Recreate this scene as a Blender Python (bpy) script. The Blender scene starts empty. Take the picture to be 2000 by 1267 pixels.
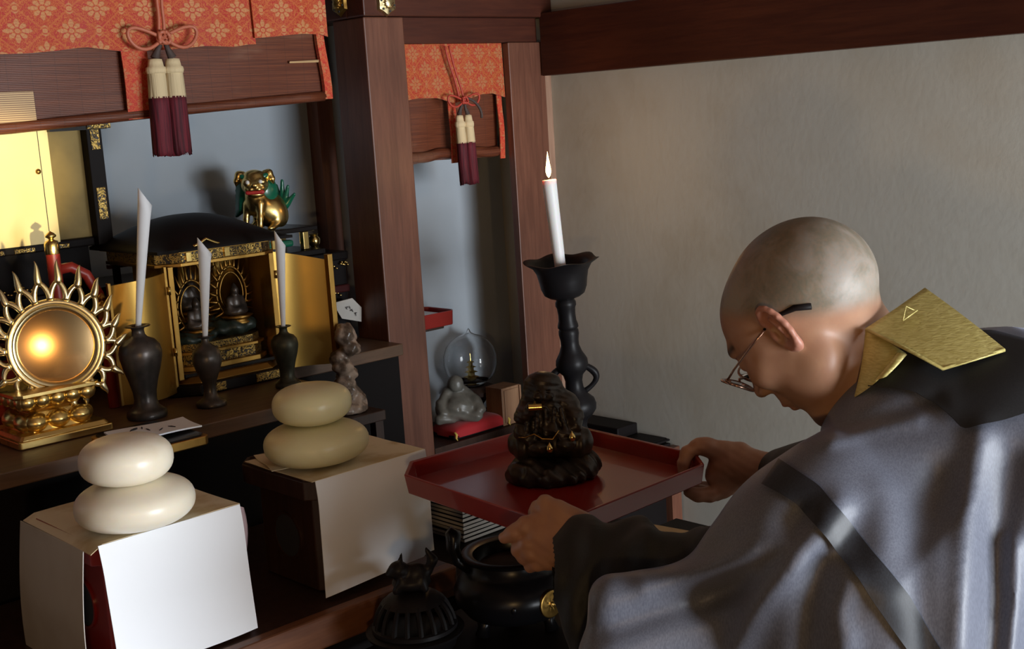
import bpy, math, random
import numpy as np
from mathutils import Vector, Matrix
from math import sin, cos, pi, radians

# ------------------------------------------------------------------ camera
F_PX, IW, IH, EYE = 2450.0, 2000.0, 1267.0, 1.5
_x = np.array([2603., -580., 2450.]); _x /= np.linalg.norm(_x)
_y = np.array([-2365., -269., 2450.]); _y -= _x*(_y@_x); _y /= np.linalg.norm(_y)
_z = np.cross(_x, _y)
ROT = np.array([_x, _y, _z])                 # camera axes (right, down, forward) -> world
EYEP = np.array([0., 0., EYE])
RIGHT, DOWN, FWD = ROT[:, 0], ROT[:, 1], ROT[:, 2]
sc = bpy.context.scene
cam = bpy.data.cameras.new('camera'); cam.sensor_width = 36; cam.sensor_fit = 'HORIZONTAL'
cam.lens = F_PX/IW*36; cam.clip_start = .05
camo = bpy.data.objects.new('camera', cam); sc.collection.objects.link(camo)
M = Matrix.Identity(4)
for i in range(3):
    M[i][0] = RIGHT[i]; M[i][1] = -DOWN[i]; M[i][2] = -FWD[i]; M[i][3] = EYEP[i]
camo.matrix_world = M
sc.camera = camo

def _ray(px, py): return ROT@np.array([px-IW/2, py-IH/2, F_PX])
def on(axis, v, px, py):                    # where a sight line meets a real plane of the room
    d = _ray(px, py); a = 'xyz'.index(axis)
    return Vector(EYEP+d*(v-EYEP[a])/d[a])
def at(px, py, dep): return Vector(EYEP+_ray(px, py)*dep/F_PX)

# ------------------------------------------------------------------ light
sc.view_settings.view_transform = 'Standard'; sc.view_settings.look = 'None'
sc.view_settings.gamma = 1; sc.view_settings.exposure = 0.33
w = bpy.data.worlds.new('world'); sc.world = w; w.use_nodes = True
w.node_tree.nodes['Background'].inputs[0].default_value = (.75, .85, 1, 1)
w.node_tree.nodes['Background'].inputs[1].default_value = .022
def area(name, loc, to, sx, sy, power, col):
    l = bpy.data.lights.new(name, 'AREA'); l.shape = 'RECTANGLE'; l.size = sx; l.size_y = sy
    l.energy = power; l.color = col
    o = bpy.data.objects.new(name, l); sc.collection.objects.link(o)
    o.location = loc; o.rotation_euler = (Vector(to)-Vector(loc)).to_track_quat('-Z', 'Y').to_euler()
    return o
def point(name, loc, power, col, r):
    l = bpy.data.lights.new(name, 'POINT'); l.energy = power; l.color = col; l.shadow_soft_size = r
    o = bpy.data.objects.new(name, l); sc.collection.objects.link(o); o.location = loc
    return o
area('daylight_opening', (1.75, -1.9, .85), (1.4, 1.6, 1.05), 1.8, 1.2, 152, (.90, .95, 1))
point('warm_lamp', (-.22, -.17, 1.108), 13, (1, .62, .26), .055)
def spot(name, loc, to, power, col, r, ang):
    l = bpy.data.lights.new(name, 'SPOT'); l.energy = power; l.color = col; l.shadow_soft_size = r
    l.spot_size = radians(ang); l.spot_blend = .5
    o = bpy.data.objects.new(name, l); sc.collection.objects.link(o)
    o.location = loc; o.rotation_euler = (Vector(to)-Vector(loc)).to_track_quat('-Z', 'Y').to_euler()
    return o
spot('altar_lamp', (.45, .0, 1.15), (.955, 2.4, 1.42), 190, (1, .84, .48), .02, 7.5)

# ------------------------------------------------------------------ helpers
def tag(o, label=None, cat=None, group=None, kind=None):
    if label: o['label'] = label
    if cat: o['category'] = cat
    if group: o['group'] = group
    if kind: o['kind'] = kind
    return o
def thing(name, loc, label, cat, group=None):
    o = bpy.data.objects.new(name, None); sc.collection.objects.link(o)
    o.location = loc; o.empty_display_size = .05
    return tag(o, label, cat, group)
ORIG = {}
class G:
    """collects polygons in world space, then links them as one mesh object"""
    def __init__(s): s.v = []; s.f = []; s.m = []; s.mi = 0
    def add(s, vs, fs):
        b = len(s.v); s.v += [tuple(v) for v in vs]
        s.f += [tuple(b+i for i in f) for f in fs]; s.m += [s.mi]*len(fs)
        return s
    def box(s, lo, hi, M=None):
        x0, y0, z0 = lo; x1, y1, z1 = hi
        vs = [Vector(p) for p in ((x0,y0,z0),(x1,y0,z0),(x1,y1,z0),(x0,y1,z0),(x0,y0,z1),(x1,y0,z1),(x1,y1,z1),(x0,y1,z1))]
        if M is not None: vs = [M@v for v in vs]
        return s.add(vs, [(0,3,2,1),(4,5,6,7),(0,1,5,4),(1,2,6,5),(2,3,7,6),(3,0,4,7)])
    def prism(s, poly, z0, z1, M=None, top=None):
        n = len(poly); top = top or poly
        vs = [Vector((p[0], p[1], z0)) for p in poly]+[Vector((p[0], p[1], z1)) for p in top]
        if M is not None: vs = [M@v for v in vs]
        return s.add(vs, [tuple(range(n))[::-1], tuple(range(n, 2*n))]+[(i, (i+1) % n, n+(i+1) % n, n+i) for i in range(n)])
    def lathe(s, prof, n=32, M=None, sx=1, sy=1, mod=None, caps=True):
        vs = []
        for (r, z) in prof:
            for k in range(n):
                a = 2*pi*k/n; rr = r*(mod(a, z, r) if mod else 1)
                vs.append(Vector((rr*cos(a)*sx, rr*sin(a)*sy, z)))
        if M is not None: vs = [M@v for v in vs]
        fs = []
        for j in range(len(prof)-1):
            for k in range(n):
                fs.append((j*n+k, j*n+(k+1) % n, (j+1)*n+(k+1) % n, (j+1)*n+k))
        if caps:
            fs.append(tuple(range(n))[::-1]); fs.append(tuple((len(prof)-1)*n+k for k in range(n)))
        return s.add(vs, fs)
    def tube(s, pts, r, n=8, M=None, flat=1, up=None):
        pts = [Vector(p) for p in pts]
        if M is not None: pts = [M@p for p in pts]
        rs = r if hasattr(r, '__len__') else [r]*len(pts)
        vs = []; nprev = None
        for i, p in enumerate(pts):
            t = (pts[min(i+1, len(pts)-1)]-pts[max(i-1, 0)]).normalized()
            if nprev is None:
                q = Vector(up) if up else Vector((0, 0, 1))
                if abs(q.dot(t)) > .95: q = Vector((1, 0, 0))
                nprev = q
            nn = (nprev-t*nprev.dot(t))
            nn = nn.normalized() if nn.length > 1e-6 else Vector((1, 0, 0))
            nprev = nn; b = t.cross(nn)
            for k in range(n):
                a = 2*pi*k/n; vs.append(p+(nn*cos(a)+b*sin(a)*flat)*max(rs[i], 1e-5))
        fs = []
        for j in range(len(pts)-1):
            for k in range(n): fs.append((j*n+k, j*n+(k+1) % n, (j+1)*n+(k+1) % n, (j+1)*n+k))
        fs.append(tuple(range(n))[::-1]); fs.append(tuple((len(pts)-1)*n+k for k in range(n)))
        return s.add(vs, fs)
    def sheet(s, rows, thick=0, nrm=None):
        """grid of points; with thickness along nrm"""
        R, C = len(rows), len(rows[0])
        vs = [Vector(p) for row in rows for p in row]
        fs = [(i*C+j, i*C+j+1, (i+1)*C+j+1, (i+1)*C+j) for i in range(R-1) for j in range(C-1)]
        if not thick: return s.add(vs, fs)
        nrm = Vector(nrm).normalized(); n = len(vs)
        vs2 = [v+nrm*thick for v in vs]
        fs2 = [tuple(n+i for i in f[::-1]) for f in fs]
        rim = []
        for j in range(C-1): rim += [(j+1, j, n+j, n+j+1), ((R-1)*C+j, (R-1)*C+j+1, n+(R-1)*C+j+1, n+(R-1)*C+j)]
        for i in range(R-1): rim += [(i*C, (i+1)*C, n+(i+1)*C, n+i*C), ((i+1)*C+C-1, i*C+C-1, n+i*C+C-1, n+(i+1)*C+C-1)]
        return s.add(vs+vs2, fs+fs2+rim)
    def build(s, name, mat, parent=None, smooth=False, bevel=0, sub=0, angle=None):
        me = bpy.data.meshes.new(name)
        off = Vector((0, 0, 0))
        if parent is None and s.v:
            a = np.array(s.v); off = Vector(((a[:, 0].min()+a[:, 0].max())/2, (a[:, 1].min()+a[:, 1].max())/2, a[:, 2].min()))
        elif parent is not None:
            off = Vector(parent.location)
            if parent.parent is not None: off = Vector(parent.parent.location)
        vs = [(v[0]-off.x, v[1]-off.y, v[2]-off.z) for v in s.v]
        me.from_pydata(vs, [], s.f); me.update()
        o = bpy.data.objects.new(name, me); sc.collection.objects.link(o)
        mats = mat if isinstance(mat, (list, tuple)) else [mat]
        for m in mats: me.materials.append(m)
        if len(mats) > 1: me.polygons.foreach_set('material_index', s.m)
        if parent is None: o.location = off
        else: o.parent = parent
        import bmesh
        bm = bmesh.new(); bm.from_mesh(me); bmesh.ops.recalc_face_normals(bm, faces=bm.faces)
        bm.to_mesh(me); bm.free()
        if smooth:
            me.polygons.foreach_set('use_smooth', [True]*len(me.polygons))
            if angle:
                me.set_sharp_from_angle(angle=radians(angle))
        if bevel:
            b = o.modifiers.new('bevel', 'BEVEL'); b.width = bevel; b.segments = 2; b.limit_method = 'ANGLE'; b.angle_limit = radians(35)
        if sub:
            b = o.modifiers.new('sub', 'SUBSURF'); b.levels = sub; b.render_levels = sub
        return o

# signed distance modelling: round blends of ellipsoids and tapered limbs, meshed as one surface
class S:
    def __init__(s): s.ops = []
    def ell(s, c, r, k=.01, R=None, sub=False): s.ops.append(('e', np.array(c, float), np.array(r, float), k, None if R is None else np.array(R, float), sub)); return s
    def cap(s, a, b, ra, rb=None, k=.01, sub=False): s.ops.append(('c', np.array(a, float), np.array(b, float), k, (ra, ra if rb is None else rb), sub)); return s
    def chain(s, pts, rs, k=.01):
        for i in range(len(pts)-1): s.cap(pts[i], pts[i+1], rs[i], rs[i+1], k)
        return s
    def box(s, c, h, rr=.005, k=.01, R=None, sub=False): s.ops.append(('b', np.array(c, float), (np.array(h, float), rr), k, None if R is None else np.array(R, float), sub)); return s
    def fn(s, f, k=0, mode='disp'): s.ops.append(('f', f, None, k, None, mode)); return s
    def __call__(s, P):
        d = None
        for t, a, b, k, x, sub in s.ops:
            if t == 'f':
                if sub == 'disp': d = d+a(P)
                else: d = a(P, d)
                continue
            if t == 'e':
                q = P-a
                if x is not None: q = q@x.T
                k0 = np.linalg.norm(q/b, axis=1); k1 = np.linalg.norm(q/(b*b), axis=1)
                e = k0*(k0-1)/np.maximum(k1, 1e-9)
            elif t == 'c':
                ab = b-a; q = P-a
                h = np.clip(q@ab/max(ab@ab, 1e-12), 0, 1)
                e = np.linalg.norm(q-h[:, None]*ab, axis=1)-(x[0]+(x[1]-x[0])*h)
            else:
                q = P-a
                if x is not None: q = q@x.T
                hh, rr = b; q = np.abs(q)-hh+rr
                e = np.linalg.norm(np.maximum(q, 0), axis=1)+np.minimum(q.max(axis=1), 0)-rr
            if d is None: d = e; continue
            if sub:
                h = np.clip(.5-.5*(d+e)/k, 0, 1); d = d+(-e-d)*h+k*h*(1-h)
            else:
                h = np.clip(.5+.5*(e-d)/k, 0, 1); d = e+(d-e)*h-k*h*(1-h)
        return d
def nets(fn, lo, hi, h):
    lo = np.array(lo, float); n = np.ceil((np.array(hi, float)-lo)/h).astype(int)+1
    n = ((n-1+3)//4)*4+1
    cn = (n-1)//4+1
    g = np.stack(np.meshgrid(*[np.arange(c)*4*h for c in cn], indexing='ij'), -1).reshape(-1, 3)+lo
    cv = fn(g).reshape(cn)
    near = np.abs(cv) < 4*h*2.2
    fx = [np.arange(c)/4 for c in n]
    ci = [np.minimum(np.round(f).astype(int), c-1) for f, c in zip(fx, cn)]
    val = cv[np.ix_(*ci)].astype(np.float64); msk = near[np.ix_(*ci)]
    idx = np.argwhere(msk)
    if len(idx): val[msk] = fn(idx*h+lo)
    sg = val < 0
    c8 = [(a, b, c) for a in (0, 1) for b in (0, 1) for c in (0, 1)]
    sl = lambda A, o: A[o[0]:A.shape[0]-1+o[0], o[1]:A.shape[1]-1+o[1], o[2]:A.shape[2]-1+o[2]]
    cnt = sum(sl(sg, o).astype(np.int8) for o in c8)
    cell = (cnt > 0) & (cnt < 8)
    ids = np.argwhere(cell); N = len(ids)
    cid = -np.ones(cell.shape, int); cid[cell] = np.arange(N)
    pos = np.zeros((N, 3)); num = np.zeros(N)
    for o in c8:
        for ax in range(3):
            if o[ax]: continue
            p = list(o); p[ax] = 1
            a = val[tuple((ids+o).T)]; b = val[tuple((ids+p).T)]
            m = (a < 0) != (b < 0)
            t = np.where(m, a/np.where(m, a-b, 1), 0)
            q = ids+np.array(o, float); q[:, ax] += t
            pos[m] += q[m]; num[m] += 1
    pos = pos/num[:, None]*h+lo
    quads = []
    for ax in range(3):
        u, v = [(1, 2), (2, 0), (0, 1)][ax]
        A = sg.take(range(sg.shape[ax]-1), ax); B = sg.take(range(1, sg.shape[ax]), ax)
        e = np.argwhere(A != B)
        ok = (e[:, u] > 0) & (e[:, v] > 0) & (e[:, u] < cell.shape[u]) & (e[:, v] < cell.shape[v])
        e = e[ok]; fl = A[tuple(e.T)]
        du = np.zeros(3, int); du[u] = 1; dv = np.zeros(3, int); dv[v] = 1
        q = np.stack([cid[tuple((e-du-dv).T)], cid[tuple((e-dv).T)], cid[tuple(e.T)], cid[tuple((e-du).T)]], 1)
        q[~fl] = q[~fl][:, ::-1]
        quads.append(q)
    return pos, np.concatenate(quads)
def sdf_mesh(name, fn, lo, hi, h, mat, parent=None, M=None, relax=1, extra=None):
    """fn in local metres; M (4x4) takes it to the world"""
    parts = [(fn, lo, hi, h, M)]+(extra or [])
    V = []; Q = []; b = 0
    for f, l, hh, st, m in parts:
        v, q = nets(f, l, hh, st)
        for _ in range(relax):
            acc = np.zeros_like(v); c = np.zeros(len(v))
            for k in range(4):
                np.add.at(acc, q[:, k], v[q[:, (k+1) % 4]]); np.add.at(c, q[:, k], 1)
            v = v*.4+acc/np.maximum(c, 1)[:, None]*.6
        if m is not None:
            m = np.array(m); v = v@m[:3, :3].T+m[:3, 3]
        V.append(v); Q.append(q+b); b += len(v)
    V = np.concatenate(V); Q = np.concatenate(Q)
    off = np.zeros(3)
    if parent is not None:
        off = np.array(parent.location if parent.parent is None else parent.parent.location)
    else: off = np.array([(V[:, 0].min()+V[:, 0].max())/2, (V[:, 1].min()+V[:, 1].max())/2, V[:, 2].min()])
    me = bpy.data.meshes.new(name)
    me.vertices.add(len(V)); me.vertices.foreach_set('co', (V-off).ravel())
    me.loops.add(len(Q)*4); me.loops.foreach_set('vertex_index', Q.ravel())
    me.polygons.add(len(Q)); me.polygons.foreach_set('loop_start', np.arange(0, len(Q)*4, 4)); me.polygons.foreach_set('loop_total', np.full(len(Q), 4))
    me.update(calc_edges=True); me.validate()
    me.polygons.foreach_set('use_smooth', [True]*len(me.polygons))
    o = bpy.data.objects.new(name, me); sc.collection.objects.link(o)
    mats = mat if isinstance(mat, (list, tuple)) else [mat]
    for m in mats: me.materials.append(m)
    if parent is None: o.location = off
    else: o.parent = parent
    return o, V
def frame(o, x, y, z):
    m = Matrix.Identity(4)
    for i in range(3): m[i][0] = x[i]; m[i][1] = y[i]; m[i][2] = z[i]; m[i][3] = o[i]
    return m
def TR(loc, rz=0, s=1, tilt=None):
    m = Matrix.Translation(Vector(loc))@Matrix.Rotation(rz, 4, 'Z')
    if tilt: m = m@Matrix.Rotation(tilt[0], 4, tilt[1])
    return m@Matrix.Scale(s, 4)

# ------------------------------------------------------------------ materials
class E:                                     # arithmetic on node sockets
    def __init__(s, t, k): s.t = t; s.k = k
    def _m(s, op, *a):
        n = s.t.nodes.new('ShaderNodeMath'); n.operation = op
        for i, q in enumerate((s,)+a):
            if isinstance(q, E): s.t.links.new(q.k, n.inputs[i])
            else: n.inputs[i].default_value = q
        return E(s.t, n.outputs[0])
    def __add__(s, o): return s._m('ADD', o)
    def __sub__(s, o): return s._m('SUBTRACT', o)
    def __mul__(s, o): return s._m('MULTIPLY', o)
    def __truediv__(s, o): return s._m('DIVIDE', o)
    def fr(s): return s._m('FRACT')
    def ab(s): return s._m('ABSOLUTE')
    def lt(s, o): return s._m('LESS_THAN', o)
    def gt(s, o): return s._m('GREATER_THAN', o)
    def mx(s, o): return s._m('MAXIMUM', o)
    def mn(s, o): return s._m('MINIMUM', o)
    def cs(s): return s._m('COSINE')
    def sn(s): return s._m('SINE')
    def sq(s): return s._m('SQRT')
    def at2(s, o): return s._m('ARCTAN2', o)
    def step(s, a, b):                       # smooth 0..1 between a and b
        n = s.t.nodes.new('ShaderNodeMapRange'); n.interpolation_type = 'SMOOTHSTEP'
        s.t.links.new(s.k, n.inputs[0]); n.inputs[1].default_value = a; n.inputs[2].default_value = b
        return E(s.t, n.outputs[0])
class Mat:
    def __init__(s, name, col=(.5,.5,.5), rough=.5, metal=0, **kw):
        s.m = bpy.data.materials.new(name); s.m.use_nodes = True; s.t = s.m.node_tree
        s.b = s.t.nodes['Principled BSDF']
        s.b.inputs['Base Color'].default_value = (*col, 1); s.b.inputs['Roughness'].default_value = rough; s.b.inputs['Metallic'].default_value = metal
        for k, v in kw.items(): s.b.inputs[k.replace('_', ' ')].default_value = v
    def xyz(s, kind='Object'):
        n = s.t.nodes.new('ShaderNodeTexCoord'); q = s.t.nodes.new('ShaderNodeSeparateXYZ')
        if kind == 'World':
            g = s.t.nodes.new('ShaderNodeNewGeometry'); s.t.links.new(g.outputs['Position'], q.inputs[0]); s.vec = g.outputs['Position']
        else: s.t.links.new(n.outputs[kind], q.inputs[0]); s.vec = n.outputs[kind]
        return [E(s.t, q.outputs[i]) for i in range(3)]
    def noise(s, scale, detail=3, stretch=(1,1,1), rough=.55, dist=0, kind='World'):
        if not hasattr(s, 'vec'): s.xyz(kind)
        mp = s.t.nodes.new('ShaderNodeMapping'); mp.inputs['Scale'].default_value = stretch
        s.t.links.new(s.vec, mp.inputs[0])
        n = s.t.nodes.new('ShaderNodeTexNoise'); n.inputs['Scale'].default_value = scale; n.inputs['Detail'].default_value = detail
        n.inputs['Roughness'].default_value = rough; n.inputs['Distortion'].default_value = dist
        s.t.links.new(mp.outputs[0], n.inputs[0]); return E(s.t, n.outputs[0])
    def vor(s, scale, stretch=(1,1,1), feat='F1'):
        if not hasattr(s, 'vec'): s.xyz('World')
        mp = s.t.nodes.new('ShaderNodeMapping'); mp.inputs['Scale'].default_value = stretch
        s.t.links.new(s.vec, mp.inputs[0])
        n = s.t.nodes.new('ShaderNodeTexVoronoi'); n.inputs['Scale'].default_value = scale; n.feature = feat
        s.t.links.new(mp.outputs[0], n.inputs[0]); return E(s.t, n.outputs[0])
    def mix(s, f, a, b):
        n = s.t.nodes.new('ShaderNodeMix'); n.data_type = 'RGBA'
        if isinstance(f, E): s.t.links.new(f.k, n.inputs[0])
        else: n.inputs[0].default_value = f
        for i, q in ((6, a), (7, b)):
            if isinstance(q, tuple): n.inputs[i].default_value = (*q[:3], 1)
            else: s.t.links.new(q, n.inputs[i])
        return n.outputs[2]
    def col(s, c): s.t.links.new(c, s.b.inputs['Base Color']); return s
    def put(s, name, e): s.t.links.new(e.k, s.b.inputs[name]); return s
    def bump(s, e, strength=.3, dist=.002):
        n = s.t.nodes.new('ShaderNodeBump'); n.inputs['Strength'].default_value = strength; n.inputs['Distance'].default_value = dist
        s.t.links.new(e.k, n.inputs['Height']); s.t.links.new(n.outputs[0], s.b.inputs['Normal']); return s

def wood(name, c1, c2, rough=.45, axis='z', spec=.5):
    m = Mat(name, c1, rough); st = {'z': (9, 9, .7), 'x': (.7, 9, 9), 'y': (9, .7, 9)}[axis]
    n = m.noise(6, 6, st, .6, .6); f = m.noise(22, 3, st, .6)
    k = m.noise(2.2, 2, (1, 1, 1))
    g = (n*.7+f*.3).step(.33, .68)
    m.col(m.mix(k.step(.35, .75)*.55, m.mix(g, c1, c2), tuple(x*.45 for x in c1)))
    m.bump(g, .12, .001); m.b.inputs['Specular IOR Level'].default_value = spec
    return m.m
W_POST = wood('pillar_wood', (.115, .040, .022), (.19, .074, .042), .45)
W_BEAM = wood('beam_wood', (.052, .012, .006), (.088, .022, .010), .38, 'x')
W_BEAMY = wood('side_beam_wood', (.046, .010, .005), (.080, .020, .008), .40, 'y', .3)
W_SHELF = wood('shelf_wood', (.10, .055, .030), (.16, .09, .05), .40, 'x')
W_RAIL = wood('rail_wood', (.13, .045, .018), (.22, .085, .035), .45, 'x')
W_DARK = wood('dark_wood', (.035, .016, .010), (.06, .028, .018), .4)
W_BOX = wood('box_wood', (.26, .13, .065), (.38, .21, .11), .55)
W_TRIM = wood('trim_wood', (.30, .17, .11), (.42, .26, .18), .5)

m = Mat('wall_plaster', (.6, .57, .52), .85)
a = m.noise(1.3, 5, (1, 1, 1), .6, .3); b = m.noise(5, 4, (1, .6, 1)); c = m.noise(60, 3)
cc = m.mix(a.step(.42, .66)*.75, (.53, .525, .465), (.41, .37, .285))
cc = m.mix(b.step(.55, .75)*.35, cc, (.48, .43, .34))
m.col(cc); m.bump(c*.5+b, .25, .003); PLASTER = m.m
m = Mat('pale_blue_plaster', (.45, .5, .56), .8); a = m.noise(2, 4)
m.col(m.mix(a.step(.35, .7), (.42, .475, .53), (.34, .385, .43))); m.bump(m.noise(50, 2), .1, .002); BLUEW = m.m
m = Mat('tatami', (.30, .25, .14), .8); a = m.noise(300, 2, (1, .05, 1)); m.bump(a, .4, .002); TATAMI = m.m
CEIL = wood('ceiling_wood', (.16, .09, .05), (.24, .14, .08), .6, 'y')

def brocade(name, sx, sz, base1, base2, gold, axis='x'):
    """woven lozenges of eight-petalled flowers"""
    m = Mat(name, base1, .62); X, Y, Z = m.xyz('World')
    U = (X if axis == 'x' else Y)/sx; V = Z/sz
    wob = m.noise(30, 2)
    U = U+(wob-.5)*.03
    def motif(u, v, size, pet):
        cu = u.fr()-.5; cv = v.fr()-.5
        r = (cu*cu+cv*cv*1.0).sq(); th = cu.at2(cv)
        dd = (cu.ab()+cv.ab())*.55+r*.45
        edge = (th*pet).cs()*.16*size+size
        fl = (dd-edge).step(.02, -.02)
        seam = ((th*pet).cs()*-1).step(.55, .9)*r.gt(.05)
        ring = (r-.065).ab().step(.022, .006)
        vein = ((r*95).sn()).step(.4, .9)*.35
        return fl*(seam*-1+1)*(ring*-1+1)*(vein*-1+1)
    A = motif(U, V, .235, 8); B = motif(U+.5, V+.5, .235, 8)
    C_ = motif(U+.5, V, .11, 2).mx(motif(U, V+.5, .11, 2))
    d = ((U.fr()-.5).ab()+(V.fr()-.5).ab())
    loz = (d-.5).ab().step(.035, .012)
    vine = m.noise(120, 3, (1, 1, 1), .6, 1.8)
    sp = (vine-.5).ab().step(.06, .015)
    back = m.mix((sp*.95).mx(loz*.6), base1, base2)
    th = m.noise(900, 1)
    gg = m.mix(th.step(.3, .7), gold, tuple(x*.7 for x in gold))
    m.col(m.mix(A.mx(B).mx(C_)*.78, back, gg))
    h = A.mx(B)*.6+sp*.4+m.noise(500, 1)*.3
    m.bump(h, .4, .0012); m.b.inputs['Sheen Weight'].default_value = .15
    return m.m
BROC = brocade('red_gold_brocade', .105, .083, (.42, .020, .009), (.54, .15, .028), (.64, .32, .12))
BROC2 = brocade('red_gold_brocade_worn', .070, .070, (.40, .025, .010), (.48, .15, .025), (.50, .22, .08))
BROCR = brocade('red_brocade_strip', .06, .06, (.52, .02, .010), (.60, .13, .03), (.60, .22, .08))

m = Mat('bamboo_blind', (.2, .06, .03), .38); X, Y, Z = m.xyz('World')
sl = (Z*300).fr(); slat = (sl-.5).ab().step(.5, .3)
big = m.noise(5, 3, (1, 1, 3)); st = m.noise(40, 2, (.15, 1, 12))
thr = ((X*21).fr()-.5).ab().lt(.012)
c1 = m.mix(st.step(.3, .7), (.18, .050, .020), (.10, .025, .011))
c1 = m.mix(big.step(.58, .72)*.55, c1, (.27, .14, .085))
c1 = m.mix(thr*.6, c1, (.06, .02, .012))
c1 = m.mix(((sl-.5).ab().gt(.36))*.45, c1, (.05, .016, .010)); m.col(c1); m.bump(slat+thr*.5, .5, .0008); BLIND = m.m
m = Mat('worn_bamboo', (.6, .42, .2), .5); X, Y, Z = m.xyz('World')
g = ((Z*260).fr()-.5).ab().lt(.2); m.col(m.mix(g*.85, (.62, .42, .20), (.16, .06, .03))); BLIND_OLD = m.m

def gold(name, c, rough=.28, amt=.25, sc_=60, dark=(.12, .06, .015), dk=.3):
    m = Mat(name, c, rough, 1.0); a = m.noise(sc_, 4); b = m.noise(8, 4)
    m.col(m.mix(b.step(.5, .75)*dk, c, dark)); m.bump(a, amt, .002)
    m.put('Roughness', b*.2+(rough-.1)); return m.m
GOLD = gold('gold_leaf', (.83, .60, .22), .30, .12, 40)
GOLD_PALE = gold('pale_gold', (.88, .74, .42), .28, .08, 30, dk=.1)
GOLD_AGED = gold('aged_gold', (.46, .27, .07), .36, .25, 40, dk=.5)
BRASS = gold('brass', (.75, .55, .20), .22, .15, 50)
m = Mat('carved_gold', (.6, .4, .1), .3, 1.0)
v = m.noise(110, 3, (1, 1, 1), .6, 1.5); e = (v-.5).ab().step(.09, .03)
m.col(m.mix(e, (.02, .012, .008), (.60, .40, .12))); m.put('Metallic', e); m.bump(e, .8, .003); CARVED = m.m
m = Mat('door_gold', (.74, .54, .2), .33, .9)
a = m.noise(9, 5, (1, 1, .8), .7); b = m.noise(90, 3)
m.col(m.mix(a.step(.60, .70)*.5, (.46, .28, .065), (.20, .07, .015))); m.put('Roughness', a*.2+.3); m.bump(b, .08, .001); GOLD_DOOR = m.m
m = Mat('gilded_ivory_door', (.95, .80, .42), .55); a = m.noise(3, 3); m.col(m.mix(a.step(.3, .7), (.95, .80, .42), (.92, .74, .34))); DOORPALE = m.m
m = Mat('shrine_gold_panel', (.45, .33, .1), .5, .3); a = m.noise(7, 4); m.col(m.mix(a.step(.35, .7), (.24, .16, .04), (.15, .10, .02))); PANELGOLD = m.m

LACQ = Mat('black_lacquer', (.008, .006, .006), .3, Specular_IOR_Level=.2).m
LACQ_M = Mat('matte_black', (.010, .008, .008), .5, Specular_IOR_Level=.10).m
m = Mat('maroon_lacquer', (.045, .008, .008), .35, Specular_IOR_Level=.25); MAROON = m.m
m = Mat('red_lacquer', (.30, .016, .010), .28, Coat_Weight=.35); a = m.noise(12, 3); m.col(m.mix(a.step(.4, .7)*.3, (.25, .012, .008), (.17, .008, .006))); REDL = m.m
REDP = Mat('red_paint', (.36, .03, .018), .38).m
m = Mat('dark_bronze', (.085, .075, .068), .34, .6); a = m.noise(35, 4); m.col(m.mix(a.step(.35, .7), (.10, .085, .078), (.055, .05, .045))); m.bump(a, .12, .001); BRONZE = m.m
m = Mat('green_bronze', (.05, .052, .035), .42, .6); a = m.noise(35, 4); m.col(m.mix(a.step(.35, .7), (.07, .068, .045), (.035, .038, .026))); GBRONZE = m.m
m = Mat('black_iron', (.010, .009, .010), .42, .0, Specular_IOR_Level=.22); m.bump(m.noise(80, 3), .15, .001); IRON = m.m
m = Mat('old_bronze', (.030, .022, .016), .38, .3); a = m.noise(60, 4); m.col(m.mix(a.step(.4, .7), (.035, .024, .016), (.018, .014, .011))); m.bump(a, .35, .002); OBRONZE = m.m
def wax(name, c1, c2, ss):
    m = Mat(name, c1, .33, Subsurface_Weight=.35, Subsurface_Scale=.02); m.b.inputs['Subsurface Radius'].default_value = (1, .7, .4)
    a = m.noise(9, 5); m.col(m.mix(a.step(.5, .8)*ss, c1, c2)); m.bump(m.noise(14, 2), .12, .004); return m.m
MOCHI = wax('ivory_rice_cake', (.86, .80, .66), (.66, .50, .30), .6)
MOCHI2 = wax('yellowed_rice_cake', (.73, .67, .39), (.60, .45, .20), .5)
WAX = Mat('candle_wax', (.88, .90, .90), .45, Subsurface_Weight=.3, Subsurface_Scale=.01).m
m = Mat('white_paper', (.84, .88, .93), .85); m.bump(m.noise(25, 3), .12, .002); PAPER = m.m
m = Mat('aged_dim_paper', (.72, .64, .46), .8); a = m.noise(14, 4); m.col(m.mix(a.step(.45, .7), (.74, .67, .50), (.55, .43, .24))); m.bump(m.noise(25, 3), .15, .002); PAPER_OLD_DIM = m.m  # cream from age, with the dimmer light on the top sheets painted in
m = Mat('grey_shade_paper', (.52, .50, .46), .85); a = m.noise(6, 3); m.col(m.mix(a.step(.35, .7), (.55, .53, .49), (.44, .40, .35))); PAPER_G = m.m
PINKP = Mat('mauve_paper', (.50, .36, .38), .8).m
m = Mat('paper_stack', (.6, .62, .55), .8); X, Y, Z = m.xyz('World'); g = ((Z*150).fr()-.5).ab().lt(.16); m.col(m.mix(g, (.62, .65, .58), (.12, .11, .10))); m.bump(g, .5, .002); STACKP = m.m
INK = Mat('ink', (.03, .03, .035), .7).m
CREAM = Mat('cream_thread', (.66, .53, .32), .8); CREAM.bump(CREAM.noise(220, 2, (1, 1, .06)), .6, .002); CREAM = CREAM.m
m = Mat('maroon_thread', (.11, .008, .018), .75); a = m.noise(200, 2, (1, 1, .05)); m.col(m.mix(a.step(.35, .65), (.15, .010, .022), (.06, .004, .012))); m.bump(a, .6, .002); MTHREAD = m.m
CORD = Mat('copper_cord', (.46, .13, .07), .5).m
CORDR = Mat('red_cord', (.42, .05, .03), .55).m
CORDB = Mat('brown_cord', (.06, .04, .035), .7).m
REDCL = Mat('red_cloth', (.42, .008, .014), .75, Sheen_Weight=.2).m
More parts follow.
